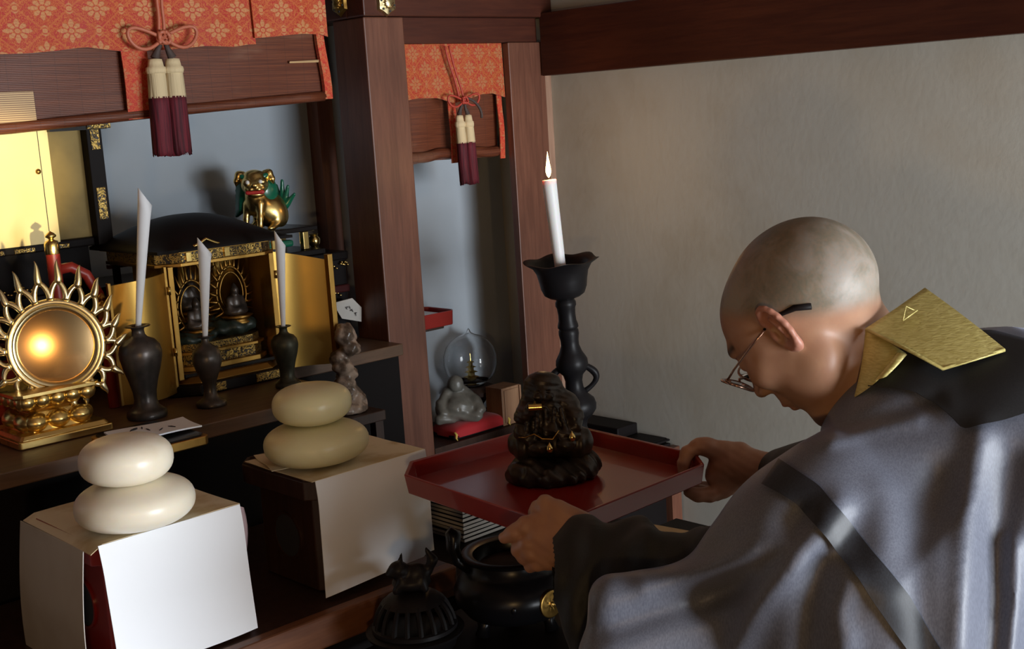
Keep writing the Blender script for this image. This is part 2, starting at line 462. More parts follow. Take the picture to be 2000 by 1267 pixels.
YTAS = Mat('yellow_tassel', (.66, .48, .10), .7).m
m = Mat('grey_stone', (.24, .23, .20), .38); a = m.noise(22, 4); m.col(m.mix(a.step(.4, .7), (.15, .145, .125), (.08, .08, .068))); STONE = m.m
m = Mat('glazed_brown', (.25, .17, .13), .25); a = m.noise(30, 4); m.col(m.mix(a.step(.4, .6), (.10, .07, .05), (.40, .30, .23))); GLAZE = m.m
GREEN = Mat('green_lacquer', (.008, .13, .07), .3, Coat_Weight=.3).m
MOUTH = Mat('red_mouth', (.45, .03, .03), .35).m
WHITE = Mat('white_enamel', (.8, .8, .78), .3).m
m = Mat('clear_glass', (1, 1, 1), .0, Transmission_Weight=1.0, IOR=1.35); GLASS = m.m
m = Mat('mirror_metal', (.98, .62, .28), .17, 1.0); MIRROR = m.m
m = Mat('flame', (1, .6, .2), .5); m.b.inputs['Emission Color'].default_value = (1, .62, .22, 1); m.b.inputs['Emission Strength'].default_value = 14; FLAME = m.m
m = Mat('skin', (.42, .235, .15), .48, Subsurface_Weight=.12, Subsurface_Scale=.006)
m.b.inputs['Subsurface Radius'].default_value = (1, .35, .2)
a = m.noise(30, 4); b = m.noise(240, 2)
at_ = m.t.nodes.new('ShaderNodeAttribute'); at_.attribute_name = 'stubble'
st = E(m.t, at_.outputs['Fac'])
at2_ = m.t.nodes.new('ShaderNodeAttribute'); at2_.attribute_name = 'dark'
dk = E(m.t, at2_.outputs['Fac'])
at3_ = m.t.nodes.new('ShaderNodeAttribute'); at3_.attribute_name = 'rosy'
rs = E(m.t, at3_.outputs['Fac'])
cc = m.mix(a.step(.35, .7)*.5, (.40, .22, .135), (.32, .155, .098))
cc = m.mix(rs*.7, cc, (.42, .16, .12))
cc = m.mix(st*(b*.5+.6), cc, m.mix(m.noise(24, 4, (1, 1, 1), .6, .5).step(.38, .66), (.15, .145, .11), (.25, .235, .205)))
m.col(m.mix(dk, cc, (.02, .015, .012))); m.bump(b*st+m.noise(400, 2)*.3, .12, .001); SKIN = m.m
m = Mat('glasses_metal', (.35, .20, .14), .25, .9); GLM = m.m
LENS = Mat('lens_glass', (1, 1, 1), .01, Transmission_Weight=1.0, IOR=1.05).m
def cloth(name, c1, c2, rough, sheen, st=(1, 1, 1), tint=(.7, .75, 1)):
    m = Mat(name, c1, rough, Sheen_Weight=sheen, Sheen_Roughness=.35)
    m.b.inputs['Sheen Tint'].default_value = (*tint, 1)
    a = m.noise(700, 2, (1, 1, .25)); b = m.noise(7, 3, st)
    m.col(m.mix(a.step(.3, .7), c1, c2)); m.bump(a*.3+b*.2, .08, .001); return m.m
ROBE = cloth('grey_silk_robe', (.128, .142, .185), (.090, .100, .135), .5, .35)
BLACKC = cloth('black_robe_cloth', (.010, .011, .014), (.006, .007, .009), .75, .05)
SHEER = cloth('dark_sheer_cloth', (.014, .015, .015), (.008, .009, .009), .7, .05)
BAND = cloth('navy_band_cloth', (.018, .022, .030), (.010, .012, .017), .5, .15)
m = Mat('gold_silk', (.60, .47, .13), .42, .2); X, Y, Z = m.xyz('World')
v = m.noise(110, 2, (1, 1, 5), .5, .6); m.col(m.mix(v.step(.3, .7), (.60, .53, .20), (.47, .40, .13))); m.bump(v, .6, .0012); GSILK = m.m
ENVB = Mat('brown_envelope', (.42, .28, .13), .7).m
REDPRINT = Mat('red_print', (.45, .06, .06), .6).m
# ------------------------------------------------------------------ the room
def struct(g, name, mat, **k):
    o = g.build(name, mat, None, **k); o['kind'] = 'structure'; return o
XW, YB, YP = 2.366, 2.65, 2.30
struct(G().box((XW, -2.6, 0), (XW+.12, YB, 2.5)), 'wall_right', PLASTER)
struct(G().box((-.9, YB, 0), (XW+.12, YB+.12, 2.5)), 'wall_back', BLUEW)
struct(G().box((1.89, 2.515, .0), (XW, YB, 2.4)), 'wall_alcove', BLUEW)
struct(G().box((-1.02, -2.6, 0), (-.9, YB+.12, 2.5)), 'wall_left', W_DARK)
struct(G().box((-1.02, -2.6, -.05), (XW+.12, YB+.12, 0)), 'floor', W_SHELF)
struct(G().box((-1.02, -2.6, 2.5), (XW+.12, YB+.12, 2.55)), 'ceiling', CEIL)
struct(G().box((1.772, YP, 0), (1.886, YP+.118, 1.728)), 'trim_1', W_POST, bevel=.003)          # main pillar
struct(G().box((2.216, YP, 0), (2.342, YP+.022, 1.668)), 'trim_2', W_POST, bevel=.002)         # second pillar
struct(G().box((2.342, YP+.004, .66), (2.366, YP+.022, 1.60)), 'trim_3', W_TRIM)
struct(G().box((1.765, YP-.012, 1.729), (2.366, YP+.05, 1.90)).box((1.765, YP+.05, 1.729), (1.86, YB, 1.90)), 'trim_4', W_BEAM, bevel=.003)   # upper tie beam, turning the corner
struct(G().box((1.886, YP+.012, 1.669), (2.33, YP+.09, 1.728)), 'trim_5', W_BEAM)        # lintel of the alcove
struct(G().box((2.325, -2.5, 1.583), (2.366, YP-.005, 1.739)), 'trim_6', W_BEAMY, bevel=.002)    # beam along the right wall
struct(G().box((1.842, YB-.045, 1.0), (1.888, YB, 2.4)), 'trim_7', W_POST)
struct(G().box((-.9, YP-.012, 1.93), (1.765, YP+.08, 2.06)), 'trim_8', W_BEAM)

def nail_cover(c, u, v, n, name, label, mat, mat2):
    """six-sided gilt nail cover with a chrysanthemum boss"""
    c, u, v, n = Vector(c), Vector(u), Vector(v), Vector(n)
    Mx = frame(c, u, v, n)
    g = G(); K = 48
    def R(a):
        k = (a/(pi/3)) % 1
        return .030*(1-.16*abs(sin(3*a))+.0*k)
    outer = [Vector((R(2*pi*i/K+pi/6)*cos(2*pi*i/K), R(2*pi*i/K+pi/6)*sin(2*pi*i/K), 0)) for i in range(K)]
    mid = [p*.86+Vector((0, 0, .006)) for p in outer]; inn = [p*.45+Vector((0, 0, .009)) for p in outer]
    vs = outer+mid+inn+[Vector((0, 0, .0095))]
    fs = []
    for i in range(K):
        j = (i+1) % K
        fs += [(i, j, K+j, K+i), (K+i, K+j, 2*K+j, 2*K+i), (2*K+i, 2*K+j, 3*K)]
    g.add([Mx@p for p in vs], fs)
    o = g.build(name, mat, None, smooth=True, angle=40)
    tag(o, label, 'fitting')
    b = G()
    b.lathe([(0.0001, .0085), (.013, .0090), (.013, .012), (.009, .0145), (.0001, .016)], 48, Mx, mod=lambda a, z, r: 1+.10*cos(12*a))
    b.build('boss', mat2, o, smooth=True)
    h = G()
    for k in range(6):
        a = 2*pi*(k+.5)/6+.25; h.lathe([(.0022, .0075), (.0022, .0093)], 8, Mx@Matrix.Translation((.019*cos(a), .019*sin(a), 0)))
    h.build('nail_hole', INK, o)
nail_cover((1.829, YP-.0125, 1.757), (1, 0, 0), (0, 0, 1), (0, -1, 0), 'nail_cover', 'pale gilt hexagonal nail cover on the front of the beam above the pillar', GOLD_PALE, GOLD_PALE)
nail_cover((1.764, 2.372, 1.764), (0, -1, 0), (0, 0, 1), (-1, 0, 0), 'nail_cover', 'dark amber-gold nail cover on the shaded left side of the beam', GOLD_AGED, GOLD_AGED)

# ------------------------------------------------------------------ blinds and valances
def wavy(x0, x1, z_top, bot, y, n, amp, name, mat, parent, thick=.003, seed=0):
    rnd = random.Random(seed); ph = rnd.random()*6
    rows = []
    for i in range(13):
        row = []
        for j in range(n+1):
            t = j/n; x = x0+(x1-x0)*t; zb = bot(x)
            z = z_top+(zb-z_top)*i/12
            f = i/12
            row.append((x, y-amp*f*(sin(x*23+ph)*.6+sin(x*51+ph*2)*.4)-.004*f, z))
        rows.append(row)
    g = G().sheet(rows, thick, (0, 1, 0)); return g.build(name, mat, parent, smooth=True, angle=50)
blind = thing('bamboo_blind', (1.2, 2.36, 1.53), 'wide red-brown bamboo blind hanging over the altar, left of the main pillar', 'blind')
def lin(pts):
    def f(x):
        for (a, b), (c, d) in zip(pts, pts[1:]):
            if x <= c: return b+(d-b)*max(0, (x-a)/(c-a))
        return pts[-1][1]
    return f
zb = lin([(.3, 1.500), (.97, 1.518), (1.30, 1.535), (1.735, 1.553)])
g = G(); rows = []
for i in range(20):
    rows.append([(x, 2.360+.003*sin(x*13+i*.3), 1.93+(zb(x)-1.93)*i/19) for x in np.linspace(.3, 1.688, 40)])
g.sheet(rows, .004, (0, 1, 0)).build('slat_curtain', BLIND, blind, smooth=True, angle=40)
G().tube([(x, 2.356, zb(x)+.008) for x in np.linspace(.3, 1.686, 30)], .011, 12).build('bottom_roll', BLIND, blind, smooth=True)
g = G().sheet([[(x, 2.352, z) for x in np.linspace(.5, 1.020, 12)] for z in (1.535, 1.55, 1.57, 1.592)], .002, (0, 1, 0)); g.build('worn_patch', BLIND_OLD, blind)
g = G().sheet([[(x, 2.353-.001*i, z+.02*(x-1.6)) for x in np.linspace(1.60, 1.678, 6)] for i, z in enumerate((1.632, 1.634, 1.637))], .002, (0, 1, 0)); g.build('worn_patch', BLIND_OLD, blind)
g = G().sheet([[(x+.012*(1.7-z), 2.346-.002*sin(z*40), z) for x in np.linspace(0, .056, 4)+1.203] for z in np.linspace(1.53, 1.93, 14)], .003, (0, 1, 0)); g.build('brocade_strip', BROCR, blind, smooth=True, angle=50)
g = G().sheet([[(1.680+dx+.004*sin(z*25)-.08*max(0, z-1.6)*.5, 2.346, z) for dx in (0, .007, .014, .020)] for z in np.linspace(1.552, 1.93, 14)], .010, (0, 1, 0)); g.build('edge_binding', BROCR, blind, smooth=True, angle=50)
tag(wavy(.3, 1.506, 1.95, lin([(.3, 1.64)]+[(p.x, p.z) for p in (on('y', 2.338, a, b) for a, b in ((0, 106), (60, 104), (110, 99), (165, 92), (200, 97), (240, 101), (330, 97), (400, 90), (455, 92), (484, 87)))]), 2.338, 80, .0045, 'brocade_valance', BROC, None, seed=2),
    'long red and gold brocade valance across the top left above the wide blind', 'valance')
tag(wavy(1.500, 1.694, 1.95, lin([(p.x, p.z) for p in (on('y', 2.332, a, b) for a, b in ((484, 76), (530, 72), (590, 66), (630, 67), (646, 74)))]), 2.332, 24, .006, 'brocade_valance', BROC, None, seed=5),
    'short flap of red and gold brocade beside the main pillar, right of the dark slit', 'valance')

blind2 = thing('bamboo_blind', (2.05, 2.35, 1.4), 'narrow reddish-brown bamboo blind in the alcove between the two pillars', 'blind')
za = lin([(1.886, 1.386), (2.0, 1.393), (2.214, 1.388)])
rows = [[(x, 2.352+.003*sin(x*30+i*.2), 1.67+(za(x)-1.67)*i/19) for x in np.linspace(1.889, 2.208, 24)] for i in range(20)]
G().sheet(rows, .004, (0, 1, 0)).build('slat_curtain', BLIND, blind2, smooth=True, angle=40)
G().tube([(x, 2.346, za(x)+.014+.002*sin(x*60)) for x in np.linspace(1.889, 2.206, 30)], .013, 12).build('bottom_roll', BLIND, blind2, smooth=True)
for x0, w_ in ((2.032, .024), (2.196, .016)):
    G().sheet([[(x0+dx+.006*(1.6-z), 2.330-.002*sin(z*40), z) for dx in (0, w_/2, w_)] for z in np.linspace(1.383, 1.6, 12)], .003, (0, 1, 0)).build('brocade_strip', BROCR, blind2, smooth=True, angle=50)
tag(wavy(1.889, 2.214, 1.668, lin([(1.886, 1.538), (1.93, 1.543), (1.99, 1.541), (2.02, 1.533), (2.04, 1.527), (2.08, 1.532), (2.13, 1.545), (2.17, 1.546), (2.215, 1.535)]), 2.322, 50, .003, 'brocade_valance', BROC2, None, seed=9),
    'worn red brocade valance in the alcove between the two pillars', 'valance')

def tassel(top, knot, bot, w, label, seed, cmat, curl=False):
    """top: where the cord hangs, knot: bow, bot: fringe end (world points)"""
    top, knot, bot = Vector(top), Vector(knot), Vector(bot)
    t = thing('hanging_tassel', knot, label, 'tassel'); rnd = random.Random(seed)
    g = G()
    for s in (-1, 1):
        g.tube([top.lerp(knot, f)+Vector((s*(.0035+.001*sin(f*9+s)), -.003*s, 0)) for f in np.linspace(0, 1, 12)], w*.05, 8)
    g.build('cord', cmat, t, smooth=True)
    b = G()
    for s in (-1, 1):
        loop = [knot+Vector((s*w*1.05*sin(a)*(1+.25*cos(a)), -.006, w*.33*sin(2*a)*(.9) + .02*w*s)) for a in np.linspace(0, pi, 18)]
        b.tube(loop, w*.055, 8)
    for k in range(5):
        a = k*1.25; b.tube([knot+Vector((w*.17*cos(a+q), -.009+.004*sin(3*q), w*.16*sin(a+q*1.4))) for q in np.linspace(-1.4, 1.4, 9)], w*.055, 8)
    b.build('bow', cmat, t, smooth=True)
    ln = (knot-bot).length; dn = (bot-knot).normalized()
    for s in (-1, 1):
        ax = Vector((s*w*.26, -.002*s, 0))
        h0 = knot+dn*ln*.19+ax; h1 = bot+ax*1.15
        g = G(); g.tube([knot+Vector((s*.002, -.004, -.004)), knot.lerp(h0, .5)+Vector((s*.001, 0, 0)), h0+Vector((0, 0, .004))], [w*.06, w*.08, w*.13], 8); g.build('stem', CORDB, t, smooth=True)
        Mx = frame(h0, (1, 0, 0), (0, 1, 0), (-dn if True else 0))
        L = (h1-h0).length
        g = G(); g.lathe([(.001, .004), (w*.20, .002), (w*.22, -.01*w*10*.1-.004), (w*.24, -.012), (w*.29, -.014), (w*.305, -.02), (w*.28, -.026)], 24, Mx, sy=.8)
        g.build('knotted_head', CREAM, t, smooth=True)
        def fr(z0, z1, r0, r1, jag):
            g = G(); n = 72
            offs = [rnd.uniform(-1, 1) for _ in range(n)]
            prof = np.linspace(0, 1, 9); vs = []
            for f in prof:
                for k in range(n):
                    a = 2*pi*k/n; rr = (r0+(r1-r0)*f**.7)*(1+.05*cos(k*pi)+.045*offs[k]*f)
                    z = z0+(z1-z0)*f+(jag*offs[(k*7) % n]*f**3 if jag else 0)
                    vs.append(Mx@Vector((rr*cos(a), rr*sin(a)*.75, z)))
            fs = [(j*n+k, j*n+(k+1) % n, (j+1)*n+(k+1) % n, (j+1)*n+k) for j in range(8) for k in range(n)]
            fs.append(tuple(range(n))[::-1]); fs.append(tuple(8*n+k for k in range(n)))
            return g.add(vs, fs)
        fr(-.020, -L*.40, w*.25, w*.285, 0).build('cream_fringe', CREAM, t, smooth=True)
        fr(-L*.385, -L, w*.285, w*.31, .006).build('maroon_fringe', MTHREAD, t, smooth=True)
    if curl:
        G().tube([knot+Vector((w*(.15+.75*(1-cos(a))*.6), -.012, w*.1-w*1.0*(a/3.1)**1*.9+w*.25*sin(a))) for a in np.linspace(0, 3.4, 16)], w*.07, 8).build('loose_cord', CORDB, t, smooth=True)
tassel(on('y', 2.315, 309, -40), on('y', 2.315, 316, 74), on('y', 2.315, 337, 300), .070, 'large cream and maroon double tassel hanging in front of the wide blind', 1, CORD)
tassel(on('y', 2.30, 872, 90), on('y', 2.30, 903, 196), on('y', 2.30, 917, 357), .047, 'small cream and maroon double tassel hanging in the alcove', 2, CORDR, True)

# ------------------------------------------------------------------ altar shelf, lower table
shelf = thing('altar_shelf', (.8, 2.3, 0), 'long dark wooden altar shelf running left of the main pillar under the vases', 'shelf')
G().prism([(-.6, 1.95), (1.40, 1.95), (1.40, 2.24), (1.765, 2.24), (1.765, YB), (-.6, YB)], .962, .989).build('shelf_board', W_SHELF, shelf, bevel=.002)
G().box((-.6, 2.06, 0), (1.38, 2.09, .962)).box((1.38, 2.26, 0), (1.765, 2.28, .962)).build('dark_front_panel', LACQ_M, shelf)  # black sheets added to stand for the dark void under the shelf
table = thing('lower_altar_table', (.4, 1.75, 0), 'dark low table with a brown rail along its front edge carrying the offering stands', 'table')
G().box((-.6, 1.575, .722), (1.30, 2.03, .750)).build('table_top', W_DARK, table)
G().box((-.6, 1.55, .700), (1.30, 1.575, .752)).build('front_rail', W_RAIL, table, bevel=.004)
G().box((-.6, 1.60, .0), (1.28, 1.64, .722)).build('dark_front_panel', LACQ_M, table)
desk = thing('black_desk', (1.5, 1.3, 0), 'low black desk in deep shade carrying the two incense burners', 'desk')
G().box((1.02, 1.08, .655), (1.87, 1.54, .68)).build('desk_top', LACQ_M, desk, bevel=.002)
for x in (1.06, 1.83):
    for y in (1.12, 1.5): G().box((x-.02, y-.02, 0), (x+.02, y+.02, .655)).build('leg', LACQ_M, desk)
shl = thing('black_low_shelf', (1.65, 1.72, 0), 'black low shelf behind the desk carrying the stack of sutra books', 'shelf')
G().box((1.34, 1.56, .655), (1.80, 1.91, .68)).build('shelf_board', LACQ_M, shl)
for x in (1.38, 1.76):
    for y in (1.60, 1.87): G().box((x-.02, y-.02, 0), (x+.02, y+.02, .655)).build('leg', LACQ_M, shl)
cab = thing('black_cabinet', (2.0, 2.1, 0), 'black cabinet with a reddish edge strip standing against the right wall', 'cabinet')
G().box((1.80, 1.945, 0), (2.35, 2.285, .662)).build('body', LACQ_M, cab)
G().box((2.325, 1.925, 0), (2.362, 1.945, .655)).build('edge_strip', W_POST, cab)
alc = thing('alcove_ledge', (2.05, 2.4, 0), 'dark wooden ledge of the alcove between the pillars under the stone figure', 'ledge')
G().box((1.888, 2.302, .67), (2.214, 2.513, .70)).box((2.214, 2.325, .67), (2.364, 2.513, .70)).build('ledge_board', W_DARK, alc)
G().box((1.89, 2.32, 0), (2.212, 2.34, .67)).build('dark_front_panel', LACQ_M, alc)

# ------------------------------------------------------------------ offering stands with paper and rice cakes
def oct_rect(x0, x1, y0, y1, c):
    return [(x0+c, y0), (x1-c, y0), (x1, y0+c), (x1, y1-c), (x1-c, y1), (x0+c, y1), (x0, y1-c), (x0, y0+c)]
def stand(name, x0, x1, y0, y1, mat, label, body_in=.022):
    t = thing(name, ((x0+x1)/2, (y0+y1)/2, .752), label, 'offering stand')
    G().prism(oct_rect(x0, x1, y0, y1, .022), .912, .944).build('tray_top', mat, t, bevel=.002)
    g = G(); r = oct_rect(x0+.002, x1-.002, y0+.002, y1-.002, .022); q = oct_rect(x0+.006, x1-.006, y0+.006, y1-.006, .021)
    n = 8
    vs = [(*p, .9425) for p in r]+[(*p, .947) for p in r]+[(*p, .947) for p in q]+[(*p, .9425) for p in q]
    fs = []
    for i in range(n):
        j = (i+1) % n; fs += [(i, j, n+j, n+i), (n+i, n+j, 2*n+j, 2*n+i), (2*n+i, 2*n+j, 3*n+j, 3*n+i)]
    g.add(vs, fs).build('rim', mat, t)
    b = body_in; z0, z1 = .752, .914
    bd = G(); bd.prism(oct_rect(x0+b, x1-b, y0+b, y1-b, .014), z0, z1)
    bo = bd.build('body', mat, t, bevel=.002)
    # round opening in the left side
    h = G(); cy, cz = (y0+y1)/2, .832
    Mx = frame((x0+b-.0005, cy, cz), (0, 1, 0), (0, 0, 1), (-1, 0, 0))
    h.lathe([(.040, -.001), (.040, .0025), (.036, .0025), (.036, -.001)], 32, Mx, caps=False)
    h.build('opening_rim', mat, t, smooth=True, angle=40)
    G().lathe([(.036, 0), (.036, .0008)], 32, Mx).build('opening', INK, t)
    return t
def hang(rows, name, mat, label, group=None, thick=.0012, nrm=(0, -1, 0)):
    pass
st1 = stand('offering_stand', .705, .925, 1.608, 1.83, REDL, 'red lacquer offering stand mostly hidden under white paper at the lower left')
st2 = stand('offering_stand', 1.062, 1.272, 1.608, 1.83, W_DARK, 'dark brown offering stand with a round side opening, half covered by paper')

def cloth_paper(name, label, front, top, left=None, mats=(PAPER, PAPER_OLD_DIM, PAPER_G), right=None):
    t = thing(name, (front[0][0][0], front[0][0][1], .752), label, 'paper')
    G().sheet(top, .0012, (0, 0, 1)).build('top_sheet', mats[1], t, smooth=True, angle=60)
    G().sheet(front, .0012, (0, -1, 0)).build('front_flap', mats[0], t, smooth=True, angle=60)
    if left: G().sheet(left, .0012, (-1, 0, 0)).build('left_flap', mats[2], t, smooth=True, angle=60)  # same white paper; its shaded side is painted as grey
    if right: G().sheet(right, .0012, (0, -1, 0)).build('back_flap', PINKP, t, smooth=True, angle=60)
    return t
# left stand: front sheet, sagging left sheet, top
zt = .9485
fr_ = []
for i in range(14):
    f = i/13; z = zt+.0008-(.190)*f
    fr_.append([(.705+.004*f+t*(.224-.004*f), 1.5995-.006*sin(min(1, f*4)*pi/2)-.007*f*f-.003*sin(t*5+f*3)*f, z-.004*sin(t*3)*f+.010*t*f*.0) for t in np.linspace(0, 1, 14)])
tp = []
for t_ in np.linspace(0, 1, 14):
    tp.append([(.694+.236*u+.010*(1-u)*t_*.3, 1.600+.230*t_, zt+.0012*sin(u*9+t_*5)*(.3+u*.4)-(.010 if (u < .05) else 0)*(1-.3*t_)) for u in np.linspace(0, 1, 14)])
lf = []
for i in range(14):
    f = i/13
    lf.append([(.6945-.012*sin(f*2.2)-.004*f, 1.622+.209*u+.008*f*(u-.5), zt+.0005-.012*(1 if f == 0 else 1)*0-.009*(1-.3*(.022+.9*u))-.205*f) for u in np.linspace(0, 1, 10)])
rt = []
for i in range(14):
    f = i/13
    rt.append([(.928+.014*u+.004*sin(f*9), 1.601-.002+.012*u+.008*f, zt-.002-.186*f-.008*u) for u in np.linspace(0, 1, 4)])
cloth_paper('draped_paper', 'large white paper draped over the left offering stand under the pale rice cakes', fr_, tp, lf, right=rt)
# right stand
fr2 = []
for i in range(16):
    f = i/15; z = zt+.0008-.188*f
    fr2.append([(1.066-.006*f+t*(.224+.004*f), 1.6005-.006*sin(min(1, f*4)*pi/2)-.012*f*sin(t*1.5)-.004*sin(t*4+f*2)*f+(.010*f*(t>.93)), z+.012*f*t-.018*f*(1-t)*0) for t in np.linspace(0, 1, 16)])
tp2 = []
for t_ in np.linspace(0, 1, 12):
    tp2.append([(1.060+.03*t_*0+.228*u, 1.600+.193*t_, zt+.0004+.0020*abs(sin(u*7+t_*5))*t_) for u in np.linspace(0, 1, 14)])
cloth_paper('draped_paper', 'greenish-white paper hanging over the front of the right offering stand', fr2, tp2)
g = G()
g.sheet([[(1.052+.11*u+.03*v, 1.70+.10*v-.03*u, zt+.0032+.004*(1-u)*(v)+.002*sin(6*v)) for u in np.linspace(0, 1, 8)] for v in np.linspace(0, 1, 8)], .0012, (0, 0, 1))
tag(g.build('paper_doily', PAPER_OLD_DIM, None, smooth=True, angle=60), 'curled cream paper corner sticking out left of the yellowish rice cakes', 'paper')

def cake(c, r, h, mat, name, label, seed, tilt=0):
    rnd = random.Random(seed); a1, a2 = rnd.random()*6, rnd.random()*6
    prof = []
    for i in range(25):
        th = -pi/2+pi*i/24; cr = abs(cos(th))**.72; z = h/2*(1+np.sign(sin(th))*abs(sin(th))**.86)
        prof.append((max(.0005, r*cr), z))
    Mx = Matrix.Translation(Vector(c))@Matrix.Rotation(tilt, 4, 'Y')
    g = G(); g.lathe(prof, 64, Mx, mod=lambda a, z, rr: 1+.02*sin(2*a+a1)*(.5+z/h)+.012*sin(3*a+a2+z*25)+.01*sin(a+z*60))
    o = g.build(name, mat, None, smooth=True); tag(o, label, 'rice cake'); return o
c1 = on('z', .9525, 269, 1021)
c1.z = .9502
cake(c1, .0845, .067, MOCHI, 'rice_cake', 'larger ivory rice cake on the left stand, carrying the smaller one', 1)
cake(c1+Vector((-.004, .006, .063)), .0670, .068, MOCHI, 'rice_cake', 'smaller ivory rice cake on top of the left stack', 2, .02)
c2 = on('z', .953, 620, 901); c2.z = .9520
cake(c2, .0855, .069, MOCHI2, 'rice_cake', 'larger yellowish rice cake on the right stand, at the bottom of its stack', 3)
cake(c2+Vector((-.001, 0, .066)), .0645, .066, MOCHI2, 'rice_cake', 'smaller yellowish rice cake topping the right stack', 4)

# small gold-edged board and envelope beyond the left cakes
tr = thing('gold_edged_tray', (.91, 1.9, .990), 'black tray with a gold edge sticking out over the shelf behind the left cakes', 'tray')
G().prism(oct_rect(.885, 1.012, 1.812, 1.99, .008), .9905, 1.006).build('gold_edge', GOLD_AGED, tr, bevel=.002)
G().prism(oct_rect(.891, 1.006, 1.818, 1.984, .008), 1.0062, 1.0085).build('black_top', LACQ, tr)
ev = thing('paper_envelope', (.96, 1.9, 1.01), 'white paper envelope with brushed characters lying on the gold-edged tray', 'envelope')
rw = []
for v in np.linspace(0, 1, 8):
    rw.append([Vector((.872+.150*u+.015*v, 1.845+.09*v+.01*u, 1.0105+.004*sin(3*u+v*2)+.004*v)) for u in np.linspace(0, 1, 10)])
eo = G().sheet(rw, .0025, (0, 0, 1)).build('envelope_body', PAPER, ev, smooth=True, angle=50)
g = G(); rnd = random.Random(8)
for k in range(9):
    u = .2+.5*rnd.random(); v = .25+.5*rnd.random()
    p = Vector((.872+.150*u+.015*v, 1.845+.09*v+.01*u, 1.0105+.004*sin(3*u+v*2)+.004*v+.0032))
    a = rnd.random()*3
    g.tube([p+Vector((cos(a)*s*.008, sin(a)*s*.008, 0)) for s in (-1, 0, 1)], [.0008, .0014, .0005], 5)
g.build('brush_writing', INK, ev)
tag(G().box((1.245, 1.88, .9905), (1.29, 1.945, 1.0)).build('wooden_block', W_BOX, None, bevel=.001), 'tiny brown wooden block on the shelf edge just left of the right cakes', 'block')
# ------------------------------------------------------------------ vases with paper candles
def vase(name, x, y, h, r, mat, label, prof):
    g = G(); g.lathe([(a*r, b*h+.990) for a, b in prof], 40, Matrix.Translation((x, y, 0)))
    o = g.build(name, mat, None, smooth=True, angle=55); tag(o, label, 'vase'); return o
VP = [(.001, 0), (.92, 0), (.95, .02), (.93, .065), (.80, .085), (.62, .12), (.52, .19), (.55, .28), (.68, .40), (.86, .53), (.98, .65), (1.0, .71), (.93, .78), (.72, .84), (.42, .87), (.31, .90), (.28, .95), (.33, .975), (.56, .985), (.60, .995), (.55, 1.0), (.30, .992), (.2, .95), (.001, .94)]
VP2 = [(.001, 0), (1.02, 0), (1.05, .02), (1.0, .06), (.72, .09), (.48, .15), (.40, .24), (.48, .34), (.75, .48), (.96, .60), (1.0, .68), (.92, .78), (.66, .84), (.36, .88), (.24, .92), (.24, .96), (.46, .985), (.50, .995), (.42, 1.0), (.22, .99), (.15, .96), (.001, .95)]
def vpos(px, py, back): p = on('z', .990, px, py); return p.x, p.y+back
def paper_candle(name, b, t_, r0, r1, label):
    """sheet of white paper rolled into a slender cone, cut slantwise at the top"""
    b, t_ = Vector(b), Vector(t_); ax = (t_-b); L = ax.length; ax.normalize()
    u = ax.cross(Vector((0, 1, 0))).normalized(); v = ax.cross(u)
    g = G(); n = 36; vs = []; rows = 10
    for i in range(rows+1):
        for k in range(n+6):
            a = 2*pi*k/n-2.2; f = i/rows; rr = (r0+(r1-r0)*f)*(1+.010*k/n)
            cut = L-(.030*(.5+.5*cos(a-2.6)))-(0.012 if k > n else 0)
            vs.append(b+ax*(min(f*L, 1e9) if i < rows else cut) + (u*cos(a)+v*sin(a))*rr if i < rows else b+ax*cut+(u*cos(a)+v*sin(a))*rr)
    C = n+6
    for i in range(rows):
        pass
    # shrink the last straight row below the cut
    for k in range(C):
        top = vs[rows*C+k]
        for i in range(rows):
            a = 2*pi*k/n-2.2; f = i/rows; hh = (top-b).dot(ax)*f; rr = (r0+(r1-r0)*hh/L)*(1+.010*k/n)
            vs[i*C+k] = b+ax*hh+(u*cos(a)+v*sin(a))*rr
    g.add(vs, [(i*C+k, i*C+k+1, (i+1)*C+k+1, (i+1)*C+k) for i in range(rows) for k in range(C-1)])
    o = g.build(name, PAPER, None, smooth=True)
    sd = o.modifiers.new('s', 'SOLIDIFY'); sd.thickness = .0008
    tag(o, label, 'paper candle'); return o
for nm, px, py, bk, h, r, mt, pr, rim, top, r0, r1, lb, lc in (
    ('vase', 306, 818, .034, .170, .0385, BRONZE, VP, (292, 640), (284, 368), .0085, .0130, 'tall dark bronze vase, leftmost of the three, beside the flaming mirror', 'rolled white paper candle in the leftmost vase, the tallest of the three'),
    ('vase', 430, 795, .030, .133, .0275, BRONZE, VP2, (413, 662), (399, 464), .0080, .0130, 'slender brown bronze vase in the middle of the three', 'rolled white paper candle in the middle vase'),
    ('vase', 578, 757, .026, .122, .0270, GBRONZE, VP, (562, 634), (546, 450), .0075, .0105, 'greenish bronze vase, rightmost of the three, before the open gold door', 'rolled white paper candle in the greenish rightmost vase')):
    x, y = vpos(px, py, bk); vase(nm, x, y, h, r, mt, lb, pr)
    b = on('y', y, *rim); b.x = x; b.z = .990+h-.012; t_ = on('y', y, *top)
    paper_candle('paper_candle', b, t_, r0*.55, r1, lc)

